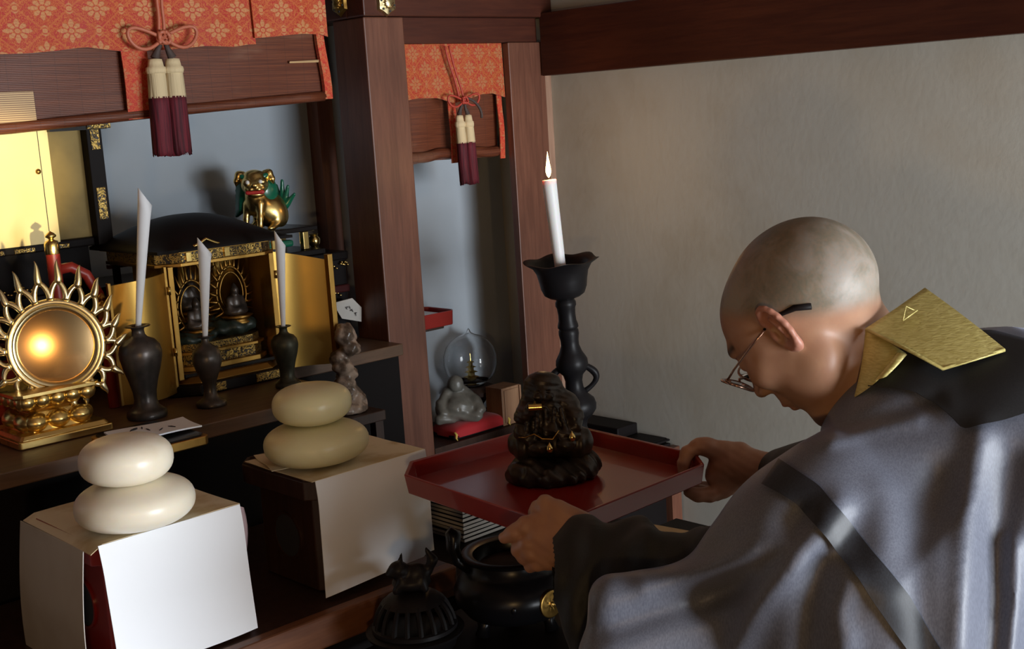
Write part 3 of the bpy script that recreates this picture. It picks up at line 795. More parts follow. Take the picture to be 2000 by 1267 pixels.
# ------------------------------------------------------------------ flaming mirror
mx, my = .880, 2.135
mir = thing('flaming_mirror', (mx, my, .990), 'round altar mirror in a gold ring of flames on a lotus stand at far left', 'mirror')
def rrect(w_, d_, c): return [(x+mx, y+my) for x, y in oct_rect(-w_/2, w_/2, -d_/2, d_/2, c)]
G().prism(rrect(.170, .150, .004), .990, 1.003).build('plinth', GOLD, mir, bevel=.002)
G().prism(rrect(.160, .140, .004), 1.003, 1.010, top=rrect(.150, .130, .004)).build('plinth_step', GOLD, mir, bevel=.001)
def petals(z0, z1, w0, w1, out, n, name, mat, flip=1):
    g = G()
    w_, d_ = w1, w1*.85
    for side in range(4):
        ln = w_ if side % 2 == 0 else d_; k = n if side % 2 == 0 else max(2, n-1)
        for i in range(k):
            s = (i+.5)/k*ln-ln/2
            rr = ln/k*.56
            d = (d_ if side % 2 == 0 else w_)/2
            c = [(s, -d), (d, s), (-s, d), (-d, -s)][side]
            nx, ny = [(0, -1), (1, 0), (0, 1), (-1, 0)][side]
            Mx = frame((mx+c[0]-nx*out*.4, my+c[1]-ny*out*.4, (z0+z1)/2), (-ny, nx, 0), (0, 0, 1), (nx, ny, 0))
            prof = [(1e-4, -.6), (.75, -.45), (1, 0), (.85, .45), (.45, .85), (1e-4, 1)]
            g.lathe([(rr*a*(1), out*b) for a, b in prof], 16, Mx, sx=1, sy=(z1-z0)/2/rr*1.05)
    g.build(name, mat, mir, smooth=True)
G().prism(rrect(.120, .100, .012), 1.010, 1.040, top=rrect(.085, .07, .012)).build('lower_lotus_core', GOLD, mir)
petals(1.008, 1.042, .11, .118, .018, 3, 'lower_lotus', GOLD)
G().prism(rrect(.078, .062, .010), 1.038, 1.050, top=rrect(.094, .074, .010)).build('waist', GOLD, mir, bevel=.002)
G().prism(rrect(.090, .074, .010), 1.046, 1.074, top=rrect(.150, .125, .012)).build('upper_lotus_core', GOLD_AGED, mir)
petals(1.050, 1.078, .10, .132, .010, 5, 'upper_lotus', GOLD)
G().prism(rrect(.152, .127, .012), 1.074, 1.079).build('upper_edge', GOLD, mir)
mc = Vector((.902, 2.115, 1.146)); nrm = Vector((-.37, -.925, .06)).normalized()
ux = Vector((0, 0, 1)).cross(nrm).normalized()*1; ux = -ux if ux.x < 0 else ux; uz = nrm.cross(ux); uz = -uz if uz.z < 0 else uz
MM = frame(mc, ux, uz, nrm)
G().lathe([(1e-4, -.004), (.064, -.004)]+[(.064*t, .0035*(1-t*t)) for t in np.linspace(1, .002, 20)], 64, MM).build('mirror_disc', MIRROR, mir, smooth=True, angle=30)
g = G(); K = 72
tor = [(.0635, -.006), (.0635, .004), (.0665, .0085), (.0700, .009), (.0725, .006), (.077, .0085), (.081, .007), (.083, .002), (.083, -.006)]
g.lathe(tor, K, MM, caps=False)
g.lathe([(.083, -.006), (.0635, -.006)], K, MM, caps=False)
g.build('ring', GOLD_PALE, mir, smooth=True, angle=50)
NF = 20
for k in range(NF):
    th = pi/2+2*pi*(k+.5)/NF
    c, s = cos(th), sin(th); upw = (s+1)/2
    pitch = 2*pi/NF*.078
    rad = Vector((c, s, 0)); tan = Vector((-s, c, 0))
    bend = -1 if c > 0 else 1
    lift = Vector((0, 1, 0))
    H = .026+.026*max(0, s)**1.5+.006*(1-abs(s))
    tipd = (rad*(.75 if s > -.3 else .55)+lift*(.95 if s > -.3 else .25)+tan*(0 if abs(c) < .2 else -.35*np.sign(c)*(1 if s < 0 else .2))).normalized()
    base = rad*.081
    A = base-tan*pitch*.50; B = base+tan*pitch*.50; top = base+rad*.010+tipd*H*.42
    tip = top+tipd*H*.75+tan*.0
    g = G()
    z = Vector((0, 0, .003))
    def bez(p0, p1, p2, p3, n=9): return [p0*(1-t)**3+p1*3*t*(1-t)**2+p2*3*t*t*(1-t)+p3*t**3 for t in np.linspace(0, 1, n)]
    for P_, sg in ((A, -1), (B, 1)):
        pts = bez(P_, P_+rad*.010+tan*sg*pitch*.08, top+tan*sg*pitch*.30-tipd*.004, top+tan*sg*.0008)
        g.tube([MM@(p+z) for p in pts], list(np.linspace(.0062, .0042, 9)), 8, flat=1)
    pts = bez(top-tipd*.003, top+tipd*H*.25+tan*bend*.003, tip-tipd*H*.25-tan*bend*.004, tip)
    g.tube([MM@(p+z) for p in pts], [.0066, .0070, .0066, .0060, .0052, .0043, .0032, .0019, .0005], 8)
    g.build('flame_tongue', GOLD_PALE, mir, smooth=True)
G().tube([(mx, my+.01, 1.074), (mx+.005, my, 1.09)], .012, 12).build('mirror_peg', GOLD, mir, smooth=True)

# ------------------------------------------------------------------ red posts behind the mirror
def finial_post(px, pyt, py_sh, y, zbot, r, label, mats, arm=False, name='finial_post'):
    tip = on('y', y, px, pyt); sh = on('y', y, px, py_sh); x = sh.x; zt_ = sh.z; L = tip.z-zt_
    t = thing(name, (x, y, zbot), label, 'post')
    G().lathe([(r, zbot), (r, zt_)], 20, Matrix.Translation((x, y, 0))).build('red_shaft', REDP, t, smooth=True, angle=40)
    P = [(1.05, 0), (1.08, .05), (1.08, .42), (.95, .55), (.5, .60), (.36, .64), (.42, .68), (.78, .74), (.82, .80), (.5, .90), (.15, .96), (.01, 1.0)]
    G().lathe([(a*r, zt_+b*L) for a, b in P], 24, Matrix.Translation((x, y, 0))).build('gold_finial', mats, t, smooth=True, angle=60)
    return t, x, zt_
t, x, z = finial_post(103, 450, 496, 2.27, .990, .0125, 'red lacquered post with a gilt onion finial rising behind the mirror flames', BRASS)
G().tube([Vector((x+.005, 2.27, z-.03)), Vector((x+.03, 2.265, z-.028)), Vector((x+.055, 2.26, z-.045)), Vector((x+.075, 2.26, z-.085)), Vector((x+.085, 2.26, z-.14)), Vector((x+.092, 2.26, z-.30))], .010, 12).build('curved_arm', REDP, t, smooth=True)
finial_post(203, 570, 618, 2.235, .990, .0105, 'short red post with an orange-gold finial between the mirror and the gilt door', GOLD_AGED)

# ------------------------------------------------------------------ portable shrine with open gilt doors
zx0, zx1, zy = 1.172, 1.408, 2.20
zs = thing('portable_shrine', ((zx0+zx1)/2, 2.28, .990), 'small black and gold shrine with doors open, standing behind the three vases', 'shrine')
def cut(x0, x1, y0, y1, c): return [(x0+c, y0), (x1-c, y0), (x1, y0+c*.8), (x1, y1), (x0, y1), (x0, y0+c*.8)]
G().prism(cut(1.150, 1.435, 2.165, 2.41, .05), .990, 1.012).build('base', LACQ, zs, bevel=.003)
G().prism(cut(1.163, 1.42, 2.178, 2.41, .045), 1.012, 1.024, top=cut(1.172, 1.41, 2.19, 2.41, .042)).build('base_step', GOLD_AGED, zs, bevel=.002)
for x0, x1 in ((1.205, 1.255), (1.325, 1.395)):
    G().box((x0, 2.1625, .993), (x1, 2.1655, 1.010)).build('base_fitting', CARVED, zs, bevel=.001)
G().box((1.188, 2.20, 1.024), (1.398, 2.40, 1.030)).build('inner_floor', LACQ, zs)
# curved gilt inner wall
n = 24; rows = []
for z_ in (1.03, 1.10, 1.17, 1.25):
    rows.append([((zx0+zx1)/2-.112*cos(a), 2.265+.125*sin(a), z_) for a in np.linspace(0, pi, n)])
G().sheet(rows, .006, (0, 0, 0.0001)).build('gilt_inner_wall', GOLD_DOOR, zs, smooth=True)
for x in (1.1755, 1.4045): G().box((x-.003, 2.20, 1.024), (x+.003, 2.34, 1.245)).build('side_panel', GOLD_DOOR, zs)
for x in (zx0+.004, zx1-.004):
    G().box((x-.0055, 2.192, 1.022), (x+.0055, 2.235, 1.245)).build('door_jamb', GOLD_AGED, zs, bevel=.001)
G().prism(cut(1.156, 1.426, 2.185, 2.42, .04), 1.243, 1.250).build('lower_cornice', GOLD_AGED, zs, bevel=.001)
G().prism(cut(1.160, 1.422, 2.190, 2.42, .04), 1.250, 1.270).build('carved_frieze', CARVED, zs)
for x in (1.215, 1.300, 1.412):
    G().box((x-.006, 2.186, 1.251), (x+.006, 2.192, 1.270)).build('frieze_block', BRASS, zs, bevel=.001)
G().prism(cut(1.150, 1.432, 2.178, 2.43, .04), 1.270, 1.277).build('upper_cornice', GOLD_AGED, zs, bevel=.001)
# domed black roof with an upswept front lip
rows = []
for i in range(17):
    u = i/16; row = []
    for j in range(25):
        v = -1+2*j/24
        x = (zx0+zx1)/2+.152*v*(1-.02*u); y = 2.165+.29*u
        h_ = .056*(1-abs(v)**2.4)*sin(pi*u*.93)**.7
        row.append((x, y, 1.279+h_))
    rows.append(row)
G().sheet(rows, .006, (0, 0, -1)).build('domed_roof', LACQ_M, zs, smooth=True, angle=60)
G().tube([((zx0+zx1)/2+.028*v*1.0-.045, 2.168, 1.281+.012*(1-abs(v))**1.3) for v in np.linspace(-1, 1, 11)], .0028, 8).build('roof_crest', BRASS, zs, smooth=True)
G().box((1.30, 2.172, 1.276), (1.38, 2.180, 1.283)).build('roof_fitting', BRASS, zs, bevel=.002)
# doors: gently curved leaves folded outwards
def door(pts, z0, z1a, z1b, name):
    g = G(); R = []
    for k in range(6):
        f = k/5; R.append([(p[0], p[1], z0+((z1a+(z1b-z1a)*i/(len(pts)-1)-.010*(1-sin(pi*(.5+.5*i/(len(pts)-1))))*1)-z0)*f) for i, p in enumerate(pts)])
    o = g.sheet(R, .006, (0, 1, 0)).build(name, GOLD_DOOR, zs, smooth=True, angle=50)
    return o
dl = [(1.166-.120*t, 2.196-.008*t-.026*sin(pi*t), 0) for t in np.linspace(1, 0, 14)]
o1 = door(dl, 1.000, 1.226, 1.245, 'left_door')
for i, nm in ((0, 'door_edge'), (-1, 'door_edge')):
    p = dl[i]; G().box((p[0]-.003, p[1]-.002, .999), (p[0]+.003, p[1]+.007, 1.232 if i == 0 else 1.247)).build(nm, GOLD_AGED, o1, bevel=.001)
G().lathe([(.0025, 0), (.0025, .003)], 10, frame((1.066, 2.168, 1.066), (1, 0, 0), (0, 0, 1), (0, -1, 0))).build('ring_pull', INK, o1)
dr = [(1.412+.100*t, 2.197-.058*t+.012*sin(pi*t), 0) for t in np.linspace(0, 1, 14)]
o2 = door(dr, 1.000, 1.246, 1.228, 'right_door')
p = dr[-1]; G().box((p[0]-.010, p[1]-.006, .999), (p[0]+.002, p[1]+.008, 1.232)).build('door_edge', GOLD_AGED, o2, bevel=.001)
for zz in (1.20, 1.08):
    G().tube([(1.168, 2.190, zz-.008), (1.168, 2.190, zz+.008)], .003, 8).build('hinge', BRASS, zs, smooth=True)
    G().tube([(1.410, 2.190, zz-.008), (1.410, 2.190, zz+.008)], .003, 8).build('hinge', BRASS, zs, smooth=True)
# inner dais
G().prism(cut(1.195, 1.395, 2.205, 2.36, .03), 1.030, 1.040).build('dais_step', GOLD_AGED, zs, bevel=.001)
G().prism(cut(1.205, 1.390, 2.215, 2.36, .03), 1.040, 1.062).build('carved_dais', CARVED, zs)
G().prism(cut(1.198, 1.394, 2.208, 2.36, .03), 1.062, 1.068).build('dais_edge', GOLD_AGED, zs, bevel=.001)
G().prism(cut(1.208, 1.388, 2.218, 2.36, .03), 1.068, 1.082).build('dais_rail', CARVED, zs)
f = S().ell((1.25, 2.27, 1.088), (.05, .045, .014), .01).ell((1.34, 2.27, 1.098), (.055, .045, .018), .01).ell((1.30, 2.31, 1.100), (.07, .035, .022), .01).fn(lambda P: .004*np.sin(P[:, 0]*160+P[:, 2]*90)*np.sin(P[:, 1]*130))
m = Mat('painted_rock', (.03, .05, .045), .35); DROCK = m.m
tag(sdf_mesh('carved_rock', f, (1.18, 2.205, 1.06), (1.42, 2.37, 1.135), .0035, DROCK)[0], 'dark green carved rock carrying the gilt figures inside the small shrine', 'carving')
def icon(x, y, z, s, label):
    t = thing('gilt_figure', (x, y, z), label, 'figurine')
    G().lathe([(a*s, z+b*s) for a, b in ((.01, 0), (.26, 0), (.28, .04), (.22, .07), (.24, .10), (.30, .15), (.01, .16))], 24, Matrix.Translation((x, y, 0))).build('lotus_seat', GOLD_AGED, t, smooth=True)
    f = S().ell((0, 0, .22), (.24, .17, .08), .05).ell((0, 0, .38), (.13, .10, .16), .06).ell((0, -.01, .60), (.075, .08, .095), .04).ell((0, 0, .70), (.035, .035, .04), .03)
    f.cap((-.13, 0, .46), (-.17, -.04, .30), .05, .04, .03).cap((-.17, -.04, .30), (0, -.13, .27), .035, .03, .03).cap((.13, 0, .46), (.17, -.04, .30), .05, .04, .03).cap((.17, -.04, .30), (0, -.13, .27), .035, .03, .03)
    sdf_mesh('body', f, (-.3, -.25, .1), (.3, .2, .8), .03, BRONZE, t, TR((x, y, z), 0, s))
    g = G(); hal = Matrix.Translation((x, y+.10*s, z+.18*s))
    ring = [(.30*s*sin(a)*(1+.12*cos(a)), 0, .40*s-.42*s*cos(a)*(1 if cos(a) > 0 else 1.05)) for a in np.linspace(.35, 2*pi-.35, 40)]
    g.tube([hal@Vector(p) for p in ring], .020*s, 6)
    g.tube([hal@Vector((p[0]*.78, p[1], (p[2]-.4*s)*.78+.4*s)) for p in ring], .016*s, 6)
    for i in range(1, 39, 2):
        p = Vector(ring[i]); c = Vector((0, 0, .40*s)); d = (p-c).normalized(); u_ = (d+Vector((0, 0, .7))).normalized()
        L = .16*s*(1+1.0*max(0, d.z)**6)
        g.tube([hal@p, hal@(p+d*.04*s), hal@(p+d*.05*s+u_*L)], [.030*s, .026*s, .001], 6)
    g.build('flame_halo', GOLD_AGED, t, smooth=True)
icon(1.262, 2.265, 1.086, .115, 'small seated figure with a flame halo on the left inside the shrine')
icon(1.352, 2.262, 1.102, .115, 'small seated figure with a bright flame halo on the right inside the shrine')
icon(1.288, 2.325, 1.112, .150, 'larger dark seated figure with a tall flame halo deep in the shrine')

# ------------------------------------------------------------------ high tier and the great shrine at left
tier = thing('high_altar_tier', (1.2, 2.55, .99), 'dark lacquer tier with gilt fittings behind the small shrine', 'altar')
G().box((.3, 2.435, .9895), (1.765, 2.60, 1.195)).build('tier_body', LACQ_M, tier, bevel=.002)
G().box((.3, 2.422, 1.178), (1.765, 2.60, 1.198)).build('tier_edge', LACQ, tier, bevel=.003)
G().box((.3, 2.425, 1.100), (1.765, 2.44, 1.118)).build('middle_moulding', MAROON, tier, bevel=.003)
G().box((.3, 2.425, 1.048), (1.765, 2.44, 1.062)).build('lower_moulding', MAROON, tier, bevel=.003)
rnd = random.Random(4)
for cx, cz, w_ in ((1.0, 1.215, .05), (1.03, 1.15, .05), (.99, 1.115, .04), (1.71, 1.163, .045), (1.755, 1.168, .02), (1.69, 1.135, .02), (1.715, 1.098, .045), (.99, 1.165, .05), (.96, 1.21, .04)):
    g = G()
    for k in range(7):
        a = k*.9; p = Vector((cx+(k/6-.5)*w_, 2.428, cz+.004*sin(a*2)))
        g.lathe([(1e-4, -.003), (.004, 0), (1e-4, .003)], 8, Matrix.Translation(p))
    g.build('gilt_fitting', BRASS, tier, smooth=True)
gs = thing('great_shrine', (.98, 2.52, 1.20), 'great shrine at upper left with a brightly lit pale door and black frame', 'shrine')
G().box((.45, 2.432, 1.1985), (1.13, 2.60, 1.285)).build('plinth', LACQ_M, gs, bevel=.002)
G().box((.45, 2.412, 1.285), (1.135, 2.60, 1.302)).build('sill', LACQ_M, gs, bevel=.003)
G().box((.45, 2.43, 1.302), (.9, 2.60, 1.75)).build('body', LACQ, gs)
d = G().box((.82, 2.405, 1.3005), (1.061, 2.417, 1.75)).build('pale_door', DOORPALE, gs, bevel=.001)
G().box((1.0395, 2.4035, 1.3005), (1.0405, 2.4055, 1.75)).build('door_joint', INK, d)
kp = on('y', 2.404, 75, 335)
G().lathe([(1e-4, .0035), (.004, .003), (.0055, 0), (.0055, -.002)], 16, frame(kp, (1, 0, 0), (0, 0, 1), (0, -1, 0))).build('knob', GOLD_AGED, d, smooth=True)
G().box((1.062, 2.432, 1.302), (1.140, 2.440, 1.75)).build('gilt_panel', PANELGOLD, gs)
G().box((1.140, 2.405, 1.285), (1.172, 2.60, 1.75)).build('black_frame', LACQ_M, gs, bevel=.002)
for z0, z1 in ((1.475, 1.53), (1.335, 1.40)):
    G().box((1.147, 2.403, z0), (1.166, 2.406, z1)).build('gilt_fitting', CARVED, gs, bevel=.001)
G().box((1.06, 2.392, 1.515), (1.178, 2.412, 1.530)).build('lintel', LACQ, gs)
G().box((1.135, 2.388, 1.516), (1.185, 2.393, 1.530)).build('gilt_fitting', CARVED, gs, bevel=.001)
for x in (.93, .99, 1.06):
    G().box((x-.02, 2.408, 1.287), (x+.02, 2.413, 1.296)).build('gilt_fitting', CARVED, gs, bevel=.001)
rail = thing('altar_balustrade', (1.25, 2.5, 1.2), 'low black balustrade between the great shrine and the lion', 'railing')
G().box((1.172, 2.44, 1.270), (1.46, 2.452, 1.280)).build('top_rail', LACQ, rail)
for x in (1.19, 1.25, 1.34, 1.43):
    G().box((x-.006, 2.44, 1.198), (x+.006, 2.452, 1.27)).build('baluster', LACQ, rail)
G().box((1.172, 2.44, 1.23), (1.46, 2.452, 1.238)).build('lower_rail', MAROON, rail)
for px, py, lab in ((30, 492, ''), (60, 556, ''), (28, 545, '')):
    pass
stp = thing('lacquer_step', (.5, 2.35, .99), 'orange-lit red lacquer step at the far left edge behind the mirror stand', 'altar step')
G().box((.3, 2.28, .9895), (.93, 2.420, 1.045)).build('lower_step', REDP, stp, bevel=.003)
G().box((.3, 2.35, 1.045), (.93, 2.420, 1.085)).build('upper_step', REDP, stp, bevel=.003)

# ------------------------------------------------------------------ guardian lion
ln = on('y', 2.50, 505, 440)
LX, LY, LZ = ln.x, 2.50, 1.268
stnd = thing('black_stand', (LX+.03, LY, 1.199), 'small black stand with brass feet under the golden lion', 'stand')
G().box((LX-.085, LY-.07, 1.255), (LX+.115, LY+.06, 1.266)).build('top', LACQ, stnd, bevel=.002)
G().box((LX-.085, LY-.08, 1.199), (LX+.125, LY+.06, 1.212)).build('base', LACQ, stnd, bevel=.002)
for x in (LX-.07, LX+.085):
    for y in (LY-.055, LY+.04): G().box((x-.008, y-.008, 1.212), (x+.008, y+.008, 1.255)).build('brass_foot', BRASS, stnd, bevel=.002)
G().box((LX-.04, LY-.05, 1.222), (LX+.06, LY+.04, 1.238)).build('green_cloud', GREEN, stnd, bevel=.006)
lion = thing('guardian_lion', (LX, LY, LZ), 'golden guardian lion with green mane and tail sitting high by the pale wall', 'statue')
s_ = .134; Ml = TR((LX-.012, LY-.02, LZ-.002), radians(-72), s_); Mhd = Matrix.Translation((LX-.012, LY-.02, LZ-.002))@Matrix.Rotation(radians(-34), 4, 'Z')@Matrix.Scale(s_, 4)@Matrix.Translation((0, -.1, .80))@Matrix.Scale(1.25, 4)@Matrix.Translation((0, .1, -.86))      # local: -y is the way it faces
f = S().ell((.05, .30, .32), (.24, .30, .30), .1).ell((0, .02, .48), (.20, .20, .26), .12).ell((0, -.04, .66), (.15, .15, .16), .1)
for s in (-1, 1):
    f.cap((s*.14, -.08, .46), (s*.15, -.13, .22), .075, .05, .05).cap((s*.15, -.13, .22), (s*.15, -.15, .06), .05, .05, .04).ell((s*.15, -.19, .035), (.065, .09, .04), .03)
    f.ell((s*.21, .34, .22), (.10, .19, .20), .05).cap((s*.22, .22, .10), (s*.22, .10, .05), .07, .055, .04).ell((s*.22, .06, .035), (.06, .09, .04), .03)
sdf_mesh('body', f, (-.45, -.35, -.01), (.45, .7, .95), .018, GOLD, lion, Ml)
Hh = .86
f = S().ell((0, -.12, Hh), (.185, .18, .165), .05).ell((0, -.26, Hh-.05), (.15, .11, .085), .04).ell((0, -.24, Hh-.14), (.12, .09, .05), .03)
f.ell((0, -.36, Hh-.01), (.05, .035, .035), .02).ell((0, -.12, Hh+.12), (.13, .12, .07), .05)
for s in (-1, 1):
    f.ell((s*.05, -.34, Hh-.065), (.045, .04, .03), .015).ell((s*.10, -.30, Hh+.03), (.055, .05, .045), .02).ell((s*.16, -.02, Hh+.10), (.06, .05, .05), .03)
    f.chain([(s*.15, -.03, Hh+.13), (s*.20, -.04, Hh+.13), (s*.235, -.06, Hh+.05), (s*.25, -.07, Hh-.01)], (.05, .05, .04, .014), .03)
f.cap((-.10, -.34, Hh-.105), (.10, -.34, Hh-.105), .020, .020, .015, True)
sdf_mesh('head', f, (-.34, -.45, .6), (.34, .12, 1.12), .012, GOLD, lion, Mhd)
f = S().cap((-.10, -.315, Hh-.105), (.10, -.315, Hh-.105), .030, .030, .01)
sdf_mesh('mouth', f, (-.16, -.37, .7), (.16, -.24, .82), .012, MOUTH, lion, Mhd)
g = G()
for s in (-1, 1): g.lathe([(1e-4, -.03), (.026, -.015), (.026, .015), (1e-4, .03)], 12, Mhd@Matrix.Translation((s*.085, -.352, Hh+.035)))
g.build('eyes', WHITE, lion, smooth=True)
f = S().ell((.03, .07, .76), (.26, .19, .25), .05)
rnd = random.Random(3)
for s in (-1, 1):
    for k in range(7):
        z = .95-.07*k; f.cap((s*(.14+.01*k), .0+.01*k, z), (s*(.24+.008*k), .05+.02*k, z-.10), .06, .028, .03)
    f.cap((s*.05, -.20, Hh+.055), (s*.16, -.15, Hh+.11), .030, .035, .02)
f.ell((0, .16, .62), (.22, .12, .20), .05)
sdf_mesh('mane', f, (-.42, -.30, .3), (.42, .4, 1.1), .016, GREEN, lion, Mhd)
f = S().ell((.04, .60, .30), (.07, .07, .14), .04)
for a, L in ((-.5, .28), (-.2, .42), (.12, .50), (.4, .40), (.7, .26)):
    f.chain([(.04, .60, .26), (.04+.16*a, .62, .40), (.04+.42*a, .62, .30+L)], (.06, .062, .028), .015)
sdf_mesh('tail', f, (-.35, .45, .1), (.5, .75, .95), .016, GREEN, lion, Ml)
cen = on('y', 2.47, 605, 470)
tag(G().lathe([(a, 1.199+b) for a, b in ((.001, 0), (.012, 0), (.013, .006), (.008, .012), (.014, .022), (.015, .032), (.009, .040), (.012, .044), (.001, .045))], 20, Matrix.Translation((cen.x+.012, 2.47, 0))).build('brass_pot', BRASS, None, smooth=True, angle=50), 'tiny brass pot right of the lion stand', 'pot')

# envelope and glazed carving at the right end of the shelf
ev = thing('folded_note', (1.74, 2.33, 1.0), 'white note with brush writing propped behind the shrine, left of the pillar', 'note')
c = [on('y', 2.39, px, py) for px, py in ((650, 592), (688, 582), (706, 600), (706, 628), (668, 622))]
g = G(); g.add([Vector(p) for p in c]+[Vector(p)+Vector((0, .004, 0)) for p in c], [(0, 1, 2, 3, 4), (9, 8, 7, 6, 5)]+[(i, (i+1) % 5, 5+(i+1) % 5, 5+i) for i in range(5)]); g.build('sheet', PAPER_G, ev)
g = G(); rnd = random.Random(2)
for k in range(7):
    p = on('y', 2.387, 676+k*3.2+rnd.uniform(-3, 3), 596+k*2.8+rnd.uniform(-4, 4)); a = rnd.random()*3
    g.tube([p+Vector((cos(a)*.004*q, 0, sin(a)*.004*q)) for q in (-1, 0, 1)], [.0006, .001, .0004], 5)
g.build('brush_writing', INK, ev)
rk = S(); rnd = random.Random(11)
fb = on('y', 2.12, 684, 800); bx, by = fb.x, 2.12
FZ = fb.z-1.0+.004
rk.ell((bx, by, 1.0), (.040, .035, .02), .01)
pts = [(bx+rnd.uniform(-.016, .016), by+rnd.uniform(-.012, .010), 1.0+.165*i/9) for i in range(10)]
for i, p in enumerate(pts): rk.ell(p, (.026-.0008*i, .022, .017), .006)
rk.ell((bx-.004, by-.008, 1.155), (.021, .019, .022), .006).ell((bx-.002, by-.02, 1.13), (.016, .012, .012), .005)
rk.fn(lambda P: .0022*np.sin(P[:, 0]*260+P[:, 2]*60)*np.sin(P[:, 2]*210+P[:, 1]*100))
tag(sdf_mesh('glazed_figure', rk, (bx-.055, by-.05, .9915), (bx+.055, by+.05, 1.19), .0028, GLAZE, None, Matrix.Translation((0, 0, FZ)))[0], 'glazed brown figure in the shade just left of the main pillar', 'figurine')

G_ = thing('dark_stool', (bx, by, 0), 'dark narrow stool in the shade left of the main pillar under the glazed figure', 'stool')
G().box((bx-.055, by-.05, .9915+FZ-.022), (bx+.055, by+.05, .9915+FZ)).build('seat', W_DARK, G_, bevel=.002)
for dx in (-.04, .04):
    for dy in (-.035, .035): G().box((bx+dx-.01, by+dy-.01, 0), (bx+dx+.01, by+dy+.01, .9915+FZ-.022)).build('leg', W_DARK, G_)
# ------------------------------------------------------------------ alcove things
cu = thing('cushion', (2.05, 2.40, .701), 'red cushion with yellow corner tassels on the alcove ledge under the stone figure', 'cushion')
g = G(); rows = []
N = 18
def cush(u, v, top):
    e = (1-abs(u)**4)*(1-abs(v)**4)
    return (2.055+.090*u*(1-.05*abs(v)**2), 2.362+.050*v*(1-.05*abs(u)**2), .722+(.016 if top else -.0)*e**.6)
g.sheet([[cush(-1+2*j/N, -1+2*i/N, True) for j in range(N+1)] for i in range(N+1)], .016, (0, 0, -1)).build('red_top', REDCL, cu, smooth=True, angle=60)
G().prism(oct_rect(1.966, 2.143, 2.314, 2.410, .008), .7012, .712).build('dark_base', BLACKC if False else LACQ_M, cu, bevel=.002)
for x, y in ((2.146, 2.310), (1.964, 2.310)):
    G().tube([(x, y+.004, .722), (x+.003, y, .716), (x-.001, y-.002, .708), (x+.002, y-.004, .7025)], [.003, .0035, .0028, .0012], 8).build('corner_tassel', YTAS, cu, smooth=True)
hx, hy, hz = 2.030, 2.364, .7375
Mh = TR((hx-.010, hy, hz), radians(-34), .90)
f = S().ell((0, 0, .032), (.062, .045, .036), .01).ell((0, -.018, .038), (.040, .034, .034), .01).ell((0, .005, .066), (.027, .026, .026), .012)
f.ell((0, -.006, .104), (.023, .021, .024), .004).ell((0, -.018, .094), (.014, .008, .010), .004).cap((-.017, 0, .098), (-.018, -.002, .086), .004, .004, .003).cap((.017, 0, .098), (.018, -.002, .086), .004, .004, .003)
f.chain([(-.024, 0, .080), (-.044, -.015, .050), (-.045, -.035, .028)], (.014, .015, .012), .01)
f.chain([(.024, 0, .080), (.050, -.012, .052), (.062, -.03, .030)], (.014, .016, .016), .01)
f.chain([(-.02, -.03, .014), (-.055, -.035, .012)], (.016, .014), .008).chain([(.02, -.03, .014), (.050, -.040, .014)], (.016, .016), .008)
f.ell((0, -.052, .038), (.004, .003, .004), .003, sub=True)
f.cap((-.012, -.0265, .1035), (-.006, -.0265, .1045), .0022, .0018, .001, True).cap((.012, -.0265, .1035), (.006, -.0265, .1045), .0022, .0018, .001, True).cap((-.008, -.0290, .093), (.008, -.0290, .093), .0022, .0022, .001, True)
f.fn(lambda P: .0008*np.sin(P[:, 2]*300+P[:, 0]*120)*(P[:, 2] < .08))
tag(sdf_mesh('stone_figure', f, (-.085, -.07, -.003), (.09, .06, .13), .0024, STONE, None, Mh)[0], 'grey carved stone figure of a laughing seated monk on the red cushion', 'figurine')
gx, gy = 2.145, 2.442
gd = thing('glass_dome_ornament', (gx, gy, .701), 'clear glass globe with a tiny gold pagoda inside on a round dark wooden base', 'ornament')
G().lathe([(a, .701+b) for a, b in ((.001, 0), (.036, 0), (.038, .008), (.030, .018), (.028, .04), (.040, .058), (.062, .070), (.064, .080), (.056, .088), (.048, .092), (.001, .092))], 40, Matrix.Translation((gx, gy, 0))).build('wooden_base', W_DARK, gd, smooth=True, angle=45)
gc = .860
prof = [(.036, gc-.062), (.052, gc-.052), (.065, gc-.034), (.0715, gc-.010), (.071, gc+.015), (.063, gc+.037), (.049, gc+.053), (.034, gc+.063), (.016, gc+.069), (.006, gc+.075), (.003, gc+.082), (.0005, gc+.086)]
G().lathe(prof, 48, Matrix.Translation((gx, gy, 0)), caps=False).build('glass_globe', GLASS, gd, smooth=True).modifiers.new('s', 'SOLIDIFY').thickness = .0015
G().lathe([(a, .7935+b) for a, b in ((.001, 0), (.034, 0), (.034, .006), (.020, .009), (.022, .012), (.001, .012))], 24, Matrix.Translation((gx, gy, 0))).build('inner_stand', LACQ_M, gd, smooth=True, angle=40)
p = G()
for i in range(4):
    z = .806+i*.013; r = .016-.0028*i
    p.box((gx-r*.5, gy-r*.5, z), (gx+r*.5, gy+r*.5, z+.010)); p.prism([(gx-r, gy-r), (gx+r, gy-r), (gx+r, gy+r), (gx-r, gy+r)], z+.009, z+.013, top=[(gx-r*.5, gy-r*.5), (gx+r*.5, gy-r*.5), (gx+r*.5, gy+r*.5), (gx-r*.5, gy+r*.5)])
p.lathe([(.002, .858), (.001, .878), (.0002, .880)], 8, Matrix.Translation((gx, gy, 0)))
p.build('gold_pagoda', BRASS, gd)
bxo = thing('wooden_box', (2.20, 2.38, .701), 'small brown wooden box standing on end right of the stone figure', 'box')
Mb = TR((2.130, 2.313, 0), radians(1))
G().box((0, 0, .7012), (.068, .060, .800), Mb).build('box_body', W_BOX, bxo, bevel=.0015)
